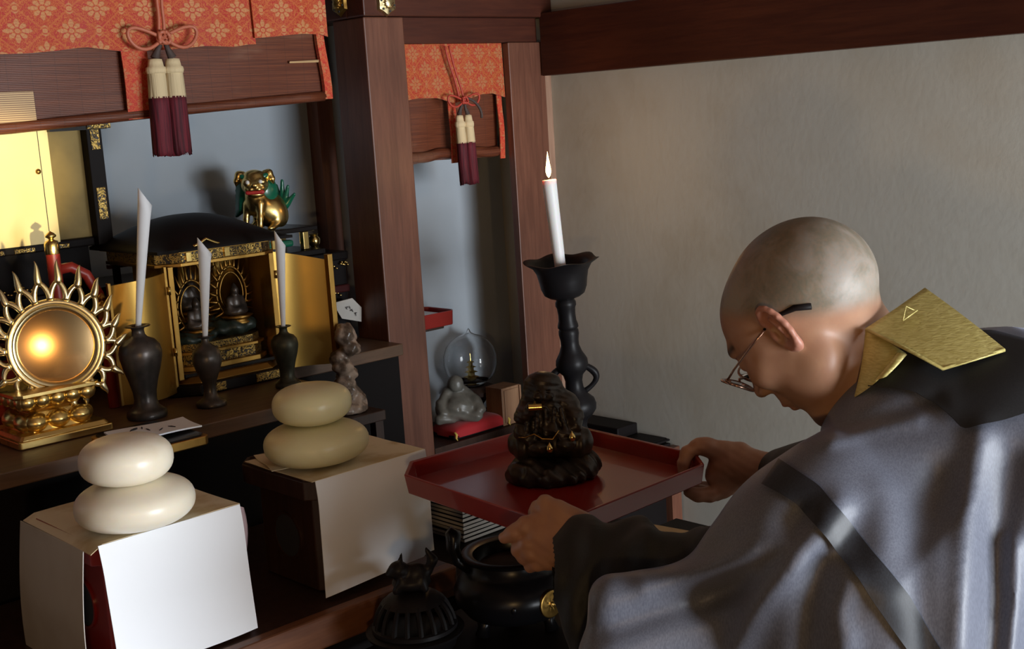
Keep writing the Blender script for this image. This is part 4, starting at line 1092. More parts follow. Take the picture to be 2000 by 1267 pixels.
G().box((.008, -.0025, .708), (.060, -.0002, .794), Mb).build('sliding_lid', W_BOX, bxo, bevel=.001)
G().box((.0615, -.004, .702), (.067, .0, .799), Mb).build('side_strip', W_BOX, bxo)
# red tray held on a dark post in the alcove
ped = thing('dark_pedestal', (1.99, 2.53, .70), 'dark wooden pedestal hidden beside the pillar under the small red tray', 'pedestal')
G().box((1.925, 2.456, .701), (2.008, 2.508, .964)).build('column', W_DARK, ped, bevel=.002)
G().box((1.915, 2.42, .964), (2.045, 2.508, .974)).build('top_board', W_DARK, ped, bevel=.002)
rt_ = thing('red_tray', (2.0, 2.5, .946), 'small red lacquer tray with papers, jutting out behind the main pillar', 'tray')
def traywalls(pts, z0, z1, th, name, mat, parent, floor_z, fname, fmat):
    n = len(pts); c = Vector((sum(p[0] for p in pts)/n, sum(p[1] for p in pts)/n, 0))
    def off(p, k):
        v = Vector((p[0], p[1], 0))-c; return (p[0]-v.x*k, p[1]-v.y*k)
    g = G()
    inn = []
    for i in range(n):
        a = Vector((*pts[i-1], 0)); b = Vector((*pts[i], 0)); d = Vector((*pts[(i+1) % n], 0))
        n1 = Vector((-(b-a).y, (b-a).x, 0)).normalized(); n2 = Vector((-(d-b).y, (d-b).x, 0)).normalized()
        m_ = (n1+n2).normalized(); k = th/max(.3, m_.dot(n1)); inn.append((b.x+m_.x*k, b.y+m_.y*k))
    sl = .006
    lo_o = [off(p, .022) for p in pts]; lo_i = [off(p, .022) for p in inn]
    vs = [(*p, z0) for p in lo_o]+[(*p, z1) for p in pts]+[(*p, z1) for p in inn]+[(*p, z0) for p in lo_i]
    fs = []
    for i in range(n):
        j = (i+1) % n; fs += [(i, j, n+j, n+i), (n+i, n+j, 2*n+j, 2*n+i), (2*n+i, 2*n+j, 3*n+j, 3*n+i), (3*n+i, 3*n+j, j, i)]
    g.add(vs, fs).build(name, mat, parent, bevel=.0018)
    G().prism([off(p, .03) for p in pts], z0+.0005, floor_z).build(fname, fmat, parent)
traywalls(oct_rect(1.905, 2.064, 2.392, 2.508, .012), .975, 1.012, .004, 'rim', REDL, rt_, .979, 'tray_floor', LACQ)
tag(G().box((1.925, 2.405, .9795), (2.040, 2.490, 1.004)).build('paper_bundle', PAPER, None), 'white paper bundle lying in the small red tray behind the pillar', 'paper')

# ------------------------------------------------------------------ tall candle stand with a lit candle
cs = thing('candle_stand', (2.095, 2.0, .663), 'tall black iron candle stand with a flared dish, bulges and a ring handle', 'candle stand')
top = on('y', 2.0, 1097, 520); bot = on('y', 2.0, 1132, 850)
ax = (top-bot).normalized(); tilt = ax
def sect(px_w): return px_w/2*2.91/2450
ux_ = Vector((1, 0, 0)); ux_ = (ux_-ax*ux_.dot(ax)).normalized(); uy_ = ax.cross(ux_)
Mcs = frame(top, ux_, uy_, ax)
PX = 2.91/2450/cos(radians(10))*1.0
def Z(py): return -(py-520)*PX*1.02
prof = [(60, 577), (34, 583), (40, 588), (41, 594), (36, 600), (34, 612), (35, 624), (40, 632), (41, 637), (35, 640), (39, 643), (40, 650), (36, 662), (36, 672), (44, 684), (48, 688), (62, 700), (64, 710), (56, 722), (40, 730), (34, 742), (36, 756), (52, 770), (74, 780), (80, 790), (78, 800), (60, 812), (40, 820), (34, 832), (44, 850), (70, 872), (100, 888), (106, 900)]
zmin = Z(900); base_len = (top.z-.663)
prof = [(sect(w_), Z(y_)) for w_, y_ in prof]
k = (base_len/abs(prof[-1][1]*ax.z))
lowi = next(i for i, q in enumerate(prof) if q[1] < Z(815))
zl = prof[lowi][1]; zb_ = -(base_len/ax.z)+.0015
prof = [(r, z if i < lowi else zl+(z-zl)*(zb_-zl)/(Z(900)-zl)) for i, (r, z) in enumerate(prof)]
G().lathe(prof[::-1], 40, Mcs).build('turned_stem', IRON, cs, smooth=True, angle=50)
cup = [(.036, Z(578)), (.047, Z(572)), (.053, Z(560)), (.056, Z(545)), (.060, Z(530)), (.068, Z(518)), (.083, Z(510)), (.086, Z(508)), (.082, Z(507.5)), (.066, Z(515)), (.056, Z(530)), (.050, Z(548)), (.040, Z(562)), (.02, Z(566)), (1e-3, Z(566))]
g = G(); nA = 60; vs = []
for i, (r, z) in enumerate(cup):
    for kk in range(nA):
        a = 2*pi*kk/nA; fl = max(0, (z-Z(545))/(Z(507)-Z(545)))
        rr = r*(1+.05*cos(6*a)*fl**2); dz = .0030*fl**2*cos(6*a+.6)
        vs.append(Mcs@Vector((rr*cos(a), rr*sin(a), z+dz)))
fs = [(j*nA+q, j*nA+(q+1) % nA, (j+1)*nA+(q+1) % nA, (j+1)*nA+q) for j in range(len(cup)-1) for q in range(nA)]
fs.append(tuple(range(nA))[::-1]); fs.append(tuple((len(cup)-1)*nA+q for q in range(nA)))
g.add(vs, fs).build('flared_dish', IRON, cs, smooth=True, angle=70)
for sgn in (1, -1):
    hp = []
    for a in np.linspace(-.3, pi*1.12, 16):
        hp.append(Vector((sgn*(.022+.026*sin(a)**1 if False else sgn*0), 0, 0)))
    hp = [Mcs@(RV*1.0) for RV in [Vector((sgn*(.020+.034*sin(t*pi)**.8), -sgn*.000, Z(712)+(Z(766)-Z(712))*t)) for t in np.linspace(0, 1, 16)]]
    # turn the handle plane to run left-right of the altar visitor
    q = Matrix.Translation(top)@Matrix.Rotation(radians(-40), 4, ax)@Matrix.Translation(-top)
    G().tube([q@p for p in hp], [.007, .0075, .008, .0085, .009, .009, .0085, .008, .0075, .007, .0065, .006, .006, .006, .0065, .007], 12).build('ring_handle', IRON, cs, smooth=True)
cb = on('y', 2.0, 1092, 503); ct = on('y', 2.02, 1072, 351)
cd = thing('lit_candle', cb, 'thick white candle burning in the tall iron candle stand', 'candle')
d = (ct-cb); L = d.length; d.normalize()
Mc = frame(cb, (d.cross(Vector((0, 1, 0)))).normalized(), d.cross(d.cross(Vector((0, 1, 0)))).normalized(), d)
G().lathe([(.001, -.045), (.013, -.045), (.013, 0), (.0135, .01), (.0155, L*.6), (.0165, L-.012), (.0172, L-.002), (.0150, L), (.010, L-.004), (.001, L-.006)], 32, Mc, mod=lambda a, z, r: 1+.012*sin(3*a+z*40)).build('wax_body', WAX, cd, smooth=True, angle=60)
G().tube([ct-d*.006, ct+d*.004, ct+Vector((.0005, 0, .009))], [.0012, .0012, .0008], 6).build('wick', INK, cd)
fz = ct+Vector((0, 0, .004))
G().lathe([(1e-4, 0), (.0042, .006), (.0062, .014), (.0058, .022), (.0040, .033), (.0024, .044), (.0010, .054), (1e-4, .060)], 20, Matrix.Translation(fz)).build('flame', FLAME, cd, smooth=True)
point('candle_light', fz+Vector((0, -.005, .028)), .7, (1, .55, .22), .008)
G().sheet([[on('y', 1.97, 1085, 520)+Vector((a*.012, 0, b*.012-.006*a)) for a in (0, .5, 1)] for b in (0, .5, 1)], .001, (0, 1, 0))

# ------------------------------------------------------------------ big red tray held by the monk
ty = thing('red_lacquer_tray', (1.34, 1.35, .918), 'large red lacquer tray with cut corners held out by the bowing monk', 'tray')
TP = [(1.142, 1.193), (1.185, 1.149), (1.478, 1.157), (1.520, 1.205), (1.545, 1.490), (1.505, 1.545), (1.225, 1.561), (1.170, 1.508)]
traywalls(TP, .9185, .950, .0055, 'rim', REDL, ty, .9235, 'tray_floor', REDL)

# dark bronze figure on the tray
sx, sy_, sz_ = 1.353, 1.362, .9237
st_ = thing('bronze_figure', (sx, sy_, sz_), 'dark bronze robed figure with a tiny gold mallet, standing on the red tray', 'statue')
Ms = frame((sx, sy_, sz_), tuple((RIGHT*[1, 1, 0])/np.linalg.norm(RIGHT[:2])), tuple((FWD*[1, 1, 0])/np.linalg.norm(FWD[:2])), (0, 0, 1))
f = S().ell((0, 0, .012), (.072, .055, .024), .01).ell((-.030, -.01, .016), (.042, .040, .026), .01).ell((.040, .005, .018), (.036, .040, .028), .01).ell((.0, -.03, .010), (.05, .03, .018), .01)
f.fn(lambda P: .0050*np.abs(np.sin(P[:, 0]*75+2*np.sin(P[:, 1]*60)+P[:, 2]*25))-.002+.0016*np.sin(P[:, 0]*260+P[:, 2]*150+P[:, 1]*200))
f.fn(lambda P, d: np.maximum(d, -(P[:, 2]+.0000)), 0, 'x')
sdf_mesh('rock_base', f, (-.09, -.075, -.004), (.09, .075, .06), .0026, OBRONZE, st_, Ms)
f = S()
for s in (-1, 1): f.cap((s*.022-.02, .005, .058), (s*.022+.02, -.004, .058), .026, .026, .006)
f.ell((-.045, 0, .055), (.014, .026, .024), .005).ell((.045, -.003, .055), (.014, .026, .024), .005)
f.fn(lambda P: .0010*np.sin(P[:, 0]*500))
sdf_mesh('rice_bales', f, (-.075, -.04, .02), (.075, .045, .095), .0026, OBRONZE, st_, Ms)
f = S().ell((-.002, 0, .088), (.042, .030, .034), .01).ell((-.006, .002, .118), (.033, .026, .036), .01).ell((-.008, -.003, .147), (.021, .020, .022), .008).ell((-.008, .0, .159), (.026, .022, .014), .006).cap((-.028, .002, .150), (-.034, .0, .112), .009, .012, .01).cap((.014, .002, .150), (.026, .0, .112), .009, .014, .01)
f.ell((-.008, -.020, .143), (.012, .008, .010), .004).ell((-.008, -.020, .134), (.009, .007, .009), .003)
f.chain([(-.032, 0, .120), (-.042, -.018, .108), (-.030, -.032, .118)], (.013, .012, .009), .008).ell((-.028, -.034, .124), (.009, .008, .009), .004)
f.chain([(.026, 0, .122), (.038, -.012, .100), (.038, -.022, .088)], (.013, .014, .011), .008)
f.ell((.026, .012, .108), (.024, .020, .030), .01)
f.chain([(-.035, -.012, .100), (-.045, -.020, .082), (-.030, -.030, .070)], (.012, .012, .008), .006).chain([(.0, -.030, .088), (.020, -.034, .078), (.040, -.022, .072)], (.008, .008, .008), .006)
f.ell((-.020, -.040, .062), (.016, .012, .010), .004).ell((.022, -.040, .064), (.016, .012, .010), .004)
for s in (-1, 1): f.ell((-.008+s*.0075, -.0235, .1455), (.0045, .003, .0025), .0015, sub=True)
for s in (-1, 1): f.ell((-.008+s*.010, -.022, .137), (.006, .005, .005), .003)
f.cap((-.008, -.024, .145), (-.008, -.0285, .138), .0022, .0035, .003).cap((-.014, -.0275, .1315), (-.002, -.0275, .1315), .0012, .0012, .001, True)
for i_ in range(5): f.cap((-.030+.012*i_, -.026-.004*(i_ % 2), .118), (-.040+.016*i_, -.032, .078), .0035, .004, .003)
f.fn(lambda P: .0007*np.sin(P[:, 0]*330+P[:, 2]*170)*(P[:, 2] < .126)+.0004*np.sin(P[:, 2]*700+P[:, 0]*200))
sdf_mesh('robed_figure', f, (-.075, -.065, .045), (.08, .05, .195), .0016, OBRONZE, st_, Ms)
G().tube([Ms@Vector((-.032, -.046, .1275)), Ms@Vector((-.012, -.046, .1275))], .0056, 16).tube([Ms@Vector((-.022, -.046, .133)), Ms@Vector((-.022, -.046, .137))], .0018, 8).build('gold_mallet', BRASS, st_, smooth=True, angle=40)
for x, z in ((.0005, .062), (.036, .076)):
    G().lathe([(1e-4, -.007), (.0038, -.005), (.0058, 0), (.0045, .004), (.002, .0075), (1e-4, .011)], 14, Ms@Matrix.Translation((x-.004, -.052 if x < .01 else -.045, z))).build('gold_jewel', BRASS, st_, smooth=True)
G().tube([Ms@Vector((x, y, z)) for x, y, z in ((-.050, -.036, .079), (-.040, -.044, .080), (-.026, -.048, .086), (-.014, -.050, .078), (.002, -.052, .077), (.012, -.050, .090))], .0011, 6).build('robe_hem', GOLD_AGED, st_, smooth=True)

# ------------------------------------------------------------------ black boxes, sutra books, envelope, burners
b1 = tag(G().box((2.285, 2.060, .6630), (2.362, 2.235, .6965)).build('black_box', LACQ_M, None, bevel=.003), 'upper black case lying against the right wall behind the red tray', 'box')
b2 = tag(G().box((2.290, 1.965, .6630), (2.363, 2.055, .6700)).box((2.25, 1.955, .6630), (2.363, 2.056, .6685)).build('black_box', LACQ_M, None, bevel=.002), 'flatter black case against the right wall, nearer than the thicker one', 'box')
for i in range(11):
    z = .6808+i*.0083; rnd = random.Random(i)
    o = thing('sutra_book', (1.60, 1.83, z), 'thin pale sutra book, %s in the stack below the red tray' % ('lowest' if i == 0 else 'topmost' if i == 10 else 'in the middle'), 'book', 'sutra books stacked below the red tray')
    dx, dy = rnd.uniform(-.0015, .0015), rnd.uniform(-.0015, .0015)
    Mb2 = TR((1.512+dx, 1.775+dy, 0), radians(rnd.uniform(-1, 1)))
    G().box((0, 0, z+.0008), (.145, .10, z+.0068), Mb2).build('pages', PAPER_G, o)
    G().box((-.0005, -.0005, z), (.146, .101, z+.0009), Mb2).box((-.0005, -.0005, z+.0067), (.146, .101, z+.0076), Mb2).build('cover', INK if False else LACQ_M, o)
en = thing('brown_envelope', (1.78, 1.57, .682), 'brown paper envelope with red and blue print on the desk under the monk\'s sleeve', 'envelope')
q = [on('z', .690, 1185, 1048), on('z', .690, 1252, 1019), on('z', .690, 1400, 1046), on('z', .690, 1345, 1078)]
def quad(a, b, c_, d_, z0, z1, mat, nm):
    g = G(); P = [Vector((p.x, p.y, z0)) for p in (a, b, c_, d_)]+[Vector((p.x, p.y, z1)) for p in (a, b, c_, d_)]
    g.add(P, [(0, 1, 2, 3), (7, 6, 5, 4), (0, 1, 5, 4), (1, 2, 6, 5), (2, 3, 7, 6), (3, 0, 4, 7)]); return g.build(nm, mat, en)
quad(*q, .6808, .690, ENVB, 'envelope_body')
L_ = lambda a, b, t: a.lerp(b, t)
quad(L_(q[0], q[3], -.02), L_(q[0], q[1], .18), L_(q[3], q[2], .18).lerp(L_(q[0], q[1], .18), .35), L_(q[0], q[3], .6), .6901, .6906, REDPRINT, 'red_print')
quad(L_(q[0], q[3], -.03), L_(q[0], q[1], .04), L_(q[0], q[1], .05).lerp(q[3], .06), L_(q[0], q[3], .05), .6902, .6910, PAPER, 'white_corner')
BLUEP = Mat('blue_print', (.05, .18, .35), .5).m
quad(L_(q[3], q[2], .15), L_(q[3], q[2], .5), L_(q[3], q[2], .45).lerp(q[1], .1), L_(q[3], q[2], .15).lerp(q[1], .1), .6902, .6906, BLUEP, 'blue_print')

def tripod(t, cx, cy, z0, z1, r, mat, n=3):
    for k in range(n):
        a = 2*pi*k/n-1.2
        G().tube([(cx+r*cos(a), cy+r*sin(a), z1), (cx+r*1.05*cos(a), cy+r*1.05*sin(a), (z0+z1)/2), (cx+r*1.12*cos(a), cy+r*1.12*sin(a), z0)], [.014, .009, .012], 12).build('leg', mat, t, smooth=True)
# latticed incense burner with a beast knob
bx1, by1 = 1.125, 1.452
ib = thing('domed_incense_burner', (bx1, by1, .6805), 'black iron incense burner with a slotted domed lid and beast knob, lower centre', 'incense burner')
G().lathe([(a, .6805+b) for a, b in ((.001, .012), (.045, .010), (.062, .020), (.066, .034), (.074, .040), (.076, .045), (.070, .047), (.001, .047))], 48, Matrix.Translation((bx1, by1, 0))).build('bowl', IRON, ib, smooth=True, angle=50)
tripod(ib, bx1, by1, .6805, .70, .048, IRON)
dome = G(); nr = 18
def dp(f): a = f*pi/2*.92; return (.061*cos(a)**.8, .727+.058*sin(a))
for k in range(nr):
    a = 2*pi*k/nr
    dome.tube([(bx1+dp(f)[0]*cos(a), by1+dp(f)[0]*sin(a), dp(f)[1]) for f in np.linspace(.08, .62, 8)], .0042, 6)
dome.lathe([(.064, .7275), (.066, .729), (.066, .735), (.061, .737), (.058, .734), (.058, .7275)], 48, Matrix.Translation((bx1, by1, 0)), caps=False)
dome.lathe([(dp(f)[0]+.003, dp(f)[1]+.002) for f in (.55, .65, .75, .85, .95)]+[(.001, .790)], 36, Matrix.Translation((bx1, by1, 0)))
dome.build('slotted_lid', IRON, ib, smooth=True, angle=50)
f = S().ell((0, 0, .012), (.030, .022, .014), .006).ell((.008, 0, .026), (.020, .015, .015), .006).ell((-.018, -.004, .034), (.016, .014, .014), .005).ell((-.030, -.006, .030), (.008, .009, .007), .004)
for s in (-1, 1): f.cap((-.015, s*.008, .044), (-.012, s*.012, .054), .004, .002, .003).cap((-.014, s*.012, .02), (-.024, s*.014, .004), .006, .006, .004).cap((.016, s*.012, .02), (.020, s*.014, .004), .007, .006, .004)
f.chain([(.026, 0, .026), (.034, 0, .044), (.026, 0, .062)], (.007, .008, .003), .004)
sdf_mesh('beast_knob', f, (-.05, -.035, -.008), (.05, .035, .075), .0025, IRON, ib, TR((bx1, by1, .789), radians(-40)))
# big open incense bowl with side handles and gold crests
bx2, by2 = 1.302, 1.416
ob = thing('open_incense_bowl', (bx2, by2, .6805), 'large glossy black incense bowl with ash, upright handles and a gold crest, lower centre', 'incense burner')
OB = Mat('glossy_black_bronze', (.007, .007, .009), .3, Specular_IOR_Level=.3).m
Pb = [(.001, .018), (.050, .018), (.078, .030), (.094, .052), (.096, .068), (.088, .086), (.074, .096), (.068, .100), (.066, .116), (.078, .120), (.080, .126), (.074, .128), (.062, .124), (.060, .105), (.055, .100), (.001, .098)]
G().lathe([(a, .6805+b) for a, b in Pb], 56, Matrix.Translation((bx2, by2, 0))).build('bowl', OB, ob, smooth=True, angle=60)
m = Mat('ash', (.07, .05, .042), .95); m.bump(m.noise(120, 3), .6, .004)
G().lathe([(.001, .7885), (.054, .786), (.056, .780), (.001, .780)], 32, Matrix.Translation((bx2, by2, 0))).build('ash', m.m, ob, smooth=True, angle=60)
tripod(ob, bx2, by2, .6805, .708, .058, OB)
rx = Vector((RIGHT[0], RIGHT[1], 0)).normalized()
for s in (-1, 1):
    c0 = Vector((bx2, by2, 0))+rx*s*.068
    G().tube([c0+Vector((0, 0, .782)), c0+rx*s*.018+Vector((0, 0, .795)), c0+rx*s*.024+Vector((0, 0, .815)), c0+rx*s*.022+Vector((0, 0, .838)), c0+rx*s*.030+Vector((0, 0, .846))], [.010, .010, .011, .013, .008], 10, flat=1.4).build('handle', OB, ob, smooth=True)
fw = Vector((-FWD[0], -FWD[1], 0)).normalized()
for ang, nm in ((38, 'gold_crest'),):
    d = Matrix.Rotation(radians(ang), 3, 'Z')@fw; c0 = Vector((bx2, by2, .743))+d*.0945
    Mx = frame(c0, d.cross(Vector((0, 0, 1))), (0, 0, 1), d)
    G().lathe([(1e-4, .001), (.004, .003), (.006, .0012), (.012, .003), (.015, .0015), (.020, .003), (.022, .002), (.022, -.006)], 32, Mx, mod=lambda a, z, r: 1+(.05*cos(8*a) if r < .018 else 0)).build(nm, GOLD_AGED, ob, smooth=True, angle=60)
c0 = Vector((bx2, by2, .743))+fw*.0952
G().lathe([(1e-4, .0022), (.003, .0018), (.0045, 0), (.0045, -.004)], 16, frame(c0, fw.cross(Vector((0, 0, 1))), (0, 0, 1.4), fw)).build('boss', OB, ob, smooth=True)
# ------------------------------------------------------------------ the monk
MC = frame(EYEP, RIGHT, -DOWN, -FWD)         # monk modelled in metres seen square-on, then stood in the room
def K(px, py, d): return np.array([(px-IW/2)*d/F_PX, -(py-IH/2)*d/F_PX, -d])
base = at(1900, 1100, 1.50)
monk = thing('person', (base.x, base.y, 0), 'shaven-headed person with glasses in grey robe and gold collar, bowing over the red tray', 'person')

# head frame: x forward (face), y left ear, z crown, in the square-on frame
u_ = np.array([-.76, .56, -.31]); u_ /= np.linalg.norm(u_)
f_ = np.array([-.40, -.80, -.45]); f_ -= u_*(f_@u_); f_ /= np.linalg.norm(f_)
l_ = np.cross(u_, f_)
HD = 1.52
O = K(1580, 613, HD)
RH = np.array([f_, l_, u_])                  # world->head rows
MH = MC@frame(O, f_, l_, u_)
def toH(p): return RH@(np.array(p)-O)
h = S()
h.ell((-.013, 0, .027), (.092, .0745, .081), .01)
h.ell((-.050, 0, .008), (.054, .060, .056), .04)
h.ell((.034, 0, .038), (.053, .062, .054), .03)
h.ell((.044, 0, -.008), (.050, .060, .056), .03)
for s in (-1, 1):
    h.ell((.070, s*.043, .000), (.026, .022, .022), .022)
    h.ell((.030, s*.052, -.042), (.034, .016, .028), .025)
h.ell((.060, 0, -.050), (.044, .046, .036), .03)
h.ell((.094, 0, -.084), (.016, .021, .013), .022)
h.cap((.026, -.047, -.050), (.082, -.020, -.082), .016, .012, .02).cap((.026, .047, -.050), (.082, .020, -.082), .016, .012, .02)
h.cap((.083, -.028, .045), (.083, .028, .045), .0095, .0095, .016)
for s in (-1, 1): h.ell((.104, s*.034, .028), (.014, .019, .014), .014, sub=True)
for s in (-1, 1): h.ell((.083, s*.033, .026), (.012, .015, .011), .006)
h.cap((.093, 0, .036), (.114, 0, .002), .0065, .0090, .011)
h.ell((.117, 0, -.002), (.0105, .0105, .009), .007)
for s in (-1, 1): h.ell((.108, s*.0125, -.006), (.011, .0075, .008), .005)
for s in (-1, 1): h.ell((.113, s*.0065, -.0125), (.005, .003, .004), .003, sub=True)
h.ell((.096, 0, -.032), (.016, .026, .020), .012)
h.ell((.108, 0, -.036), (.0085, .020, .0052), .005).ell((.105, 0, -.0475), (.0085, .018, .0060), .004)
h.cap((.115, -.016, -.0418), (.115, .016, -.0418), .0014, .0014, .003, True)
# neck runs down into the robe
N0 = toH(K(1668, 672, HD+.01)); N1 = toH(K(1800, 835, 1.51))
h.cap(N0, N1, .056, .068, .035)
# ears
for s in (1, -1):
    Ec = np.array([.006, s*.0785, .010])
    ea = np.array([-.26, s*.10, .966]); ea /= np.linalg.norm(ea)
    eb = np.array([-.87, s*.50, 0]); eb -= ea*(eb@ea); eb /= np.linalg.norm(eb)
    en_ = np.cross(ea, eb)
    if en_[1]*s < 0: en_ = -en_
    RE = np.array([ea, eb, en_])
    h.ell(Ec, (.033, .018, .0042), .006, R=RE)
    pts = []; rr = []
    for a in np.linspace(radians(-150), radians(150), 15):
        # a=0 at the back; goes round the top
        px_ = Ec+ea*.030*sin(a)*1.0+eb*(.0165*cos(a)+.001)+en_*.003
        pts.append(px_); rr.append(.0036 if abs(a) < 2 else .0028)
    h.chain(pts, rr, .003)
    h.ell(Ec-eb*.008-en_*.004-ea*.002, (.020, .008, .006), .006, R=RE)
    h.ell(Ec-ea*.027+eb*.004, (.010, .009, .0045), .005, R=RE)
    h.ell(Ec-ea*.004-eb*.002+en_*.006, (.016, .0095, .0085), .004, R=RE, sub=True)
    h.ell(Ec+ea*.016+eb*.003+en_*.0045, (.010, .008, .0035), .003, R=RE, sub=True)
    h.ell(Ec-ea*.006-eb*.013+en_*.003, (.008, .004, .004), .003, R=RE)
    h.chain([Ec-ea*.014+eb*.006+en_*.004, Ec+eb*.008+en_*.005, Ec+ea*.014+eb*.003+en_*.004], (.0025, .003, .0025), .003)

# left hand (nearer): gripping the cut corner of the tray
LH = S()
d0 = 1.665
def q(px, py, d=0): return K(px, py, d0+d)
LH.ell(q(1082, 1052, .0), (.036, .028, .016), .012, R=[[.75, -.35, .0+.0], [.35, .75, 0], [0, 0, 1]] and np.array([[.92, .39, 0], [-.39, .92, 0], [0, 0, 1]]))
LH.chain([q(1128, 1052, -.005), q(1092, 1055, 0), q(1055, 1040, .0)], (.027, .027, .020), .014)
LH.chain([q(1108, 1080, 0), q(1070, 1080, .004), q(1045, 1078, .004)], (.020, .019, .014), .012)
LH.chain([q(1125, 1025, -.005), q(1092, 1005, -.004), q(1066, 984, 0)], (.021, .0165, .0125), .010)       # thumb root to knuckle
LH.chain([q(1066, 984, 0), q(1050, 992, .012), q(1042, 1001, .020)], (.0115, .0100, .0080), .004)          # thumb tip hooked over the rim
LH.chain([q(1062, 1012, -.002), q(1028, 1026, .000), q(1004, 1040, .004), q(986, 1050, .012)], (.0125, .0120, .0105, .0085), .006)  # index
LH.chain([q(1050, 1048, -.002), q(1032, 1062, -.002), q(1014, 1072, .010), q(1016, 1062, .030), q(1030, 1050, .045)], (.0125, .0118, .0105, .0095, .008), .004)
LH.chain([q(1060, 1072, -.001), q(1036, 1080, -.001), q(1024, 1088, .012), q(1028, 1084, .032), q(1040, 1072, .046)], (.0120, .0112, .0100, .0090, .0075), .004)
LH.chain([q(1076, 1092, .002), q(1050, 1100, .002), q(1037, 1104, .014), q(1040, 1098, .032), q(1050, 1088, .044)], (.0110, .0100, .0090, .0080, .007), .004)
LH.chain([q(1110, 1048, -.003), q(1150, 1058, -.015), q(1210, 1078, -.05)], (.027, .024, .018), .02)         # wrist into the sleeve
LH.fn(lambda P: .0006*np.sin(P[:, 0]*260+P[:, 1]*190)*np.sin(P[:, 1]*240))
# right hand (farther): thumb over the rim, fingers under
RHn = S(); d1 = 1.975
def r(px, py, d=0): return K(px, py, d1+d)
RHn.chain([r(1520, 922, -.03), r(1462, 912, -.008), r(1432, 908, 0)], (.030, .0265, .024), .014)
RHn.chain([r(1432, 905, 0), r(1412, 915, .004), r(1398, 930, .004)], (.027, .022, .016), .014)
RHn.chain([r(1445, 885, 0), r(1412, 882, .0), r(1378, 872, .0), r(1362, 871, 0)], (.018, .0155, .0135, .0115), .010)
RHn.chain([r(1362, 871, 0), r(1342, 884, -.002), r(1335, 905, -.006), r(1334, 920, -.008)], (.0115, .0105, .0095, .0080), .004)
RHn.chain([r(1374, 868, .014), r(1352, 880, .022), r(1344, 900, .024)], (.0125, .011, .009), .005)
RHn.chain([r(1432, 935, .005), r(1412, 955, .004), r(1385, 966, -.004), r(1362, 966, -.010), r(1345, 960, -.012)], (.020, .0135, .0110, .0100, .0085), .008)
RHn.chain([r(1430, 945, .02), r(1400, 962, .022), r(1372, 962, .020), r(1350, 952, .016)], (.016, .012, .0105, .009), .006)
RHn.chain([r(1428, 940, .035), r(1396, 952, .04), r(1366, 950, .038)], (.015, .011, .009), .006)
RHn.fn(lambda P: .0005*np.sin(P[:, 0]*260+P[:, 1]*190)*np.sin(P[:, 1]*240))
# torso and arms under the robe, coarse
TB = S().cap(K(1800, 835, 1.50), K(2080, 960, 1.52), .085, .13, .05).cap(K(2080, 960, 1.52), K(2350, 1300, 1.52), .13, .13, .05)
TB.chain([K(1710, 950, 1.46), K(1470, 1130, 1.52), K(1220, 1085, 1.615)], (.045, .028, .020), .03)
TB.chain([K(1720, 850, 1.66), K(1600, 940, 1.80), K(1520, 922, 1.945)], (.05, .042, .030), .03)
TB.cap(K(1710, 950, 1.46), K(1720, 850, 1.66), .05, .05, .05).cap(K(1710, 880, 1.5), K(1900, 900, 1.5), .06, .09, .05)
def bb(fnc, pad=.012):
    P = []
    for op in fnc.ops:
        if op[0] == 'e': P += [op[1]-op[2].max(), op[1]+op[2].max()]
        elif op[0] == 'c': m_ = max(op[4]); P += [op[1]-m_, op[1]+m_, op[2]-m_, op[2]+m_]
    P = np.array([p for p in P]); return P.min(0)-pad, P.max(0)+pad
lo, hi = bb(h); a1, b1_ = bb(LH); a2, b2_ = bb(RHn); a3, b3_ = bb(TB)
body, V = sdf_mesh('body', h, lo, hi, .0022, SKIN, monk, MH, relax=1, extra=[(LH, a1, b1_, .0018, MC), (RHn, a2, b2_, .0022, MC), (TB, a3, b3_, .009, MC)])
# true skin colours: shaved scalp stubble, eyebrow hair, reddish ears; nostril shade painted dark
iMH = np.array(MH.inverted()); L = V@iMH[:3, :3].T+iMH[:3, 3]
x, y, z = L[:, 0], L[:, 1], L[:, 2]
near_head = (np.abs(x) < .14) & (np.abs(y) < .12) & (z < .17) & (z > -.12)
sm = lambda t, a, b: np.clip((t-a)/(b-a), 0, 1)**2*(3-2*np.clip((t-a)/(b-a), 0, 1))
low = sm(z-(.016+1.35*x), -.012, .030)
st = low*near_head*sm(np.linalg.norm(L-np.array(N1), axis=1), .085, .115)
earm = near_head & (np.abs(y) > .0765) & (x < .03) & (x > -.045) & (z < .050) & (z > -.035)
st[earm] = 0
dark = np.zeros(len(V))
br = near_head & (np.abs(y) > .014) & (np.abs(y) < .052) & (x > .06)
bz = .046+.006*np.cos((np.abs(y)-.03)*60)
dark[br] = np.exp(-((z-bz)[br]/.0042)**2)*sm(np.abs(y)[br], .012, .02)*sm(-np.abs(y)[br], -.054, -.046)*.9
nos = near_head & (((x-.113)**2+(np.abs(y)-.0065)**2+(z+.0125)**2) < .0045**2); dark[nos] = .8
rosy = np.zeros(len(V)); rosy[earm] = .8
lipm = near_head & (x > .103) & (z < -.030) & (z > -.053) & (np.abs(y) < .022); rosy[lipm] = .6
hands = ~near_head; rosy[hands] = .15
for nm, arr in (('stubble', st), ('dark', dark), ('rosy', rosy)):
    a_ = body.data.attributes.new(nm, 'FLOAT', 'POINT'); a_.data.foreach_set('value', arr.astype(np.float32))

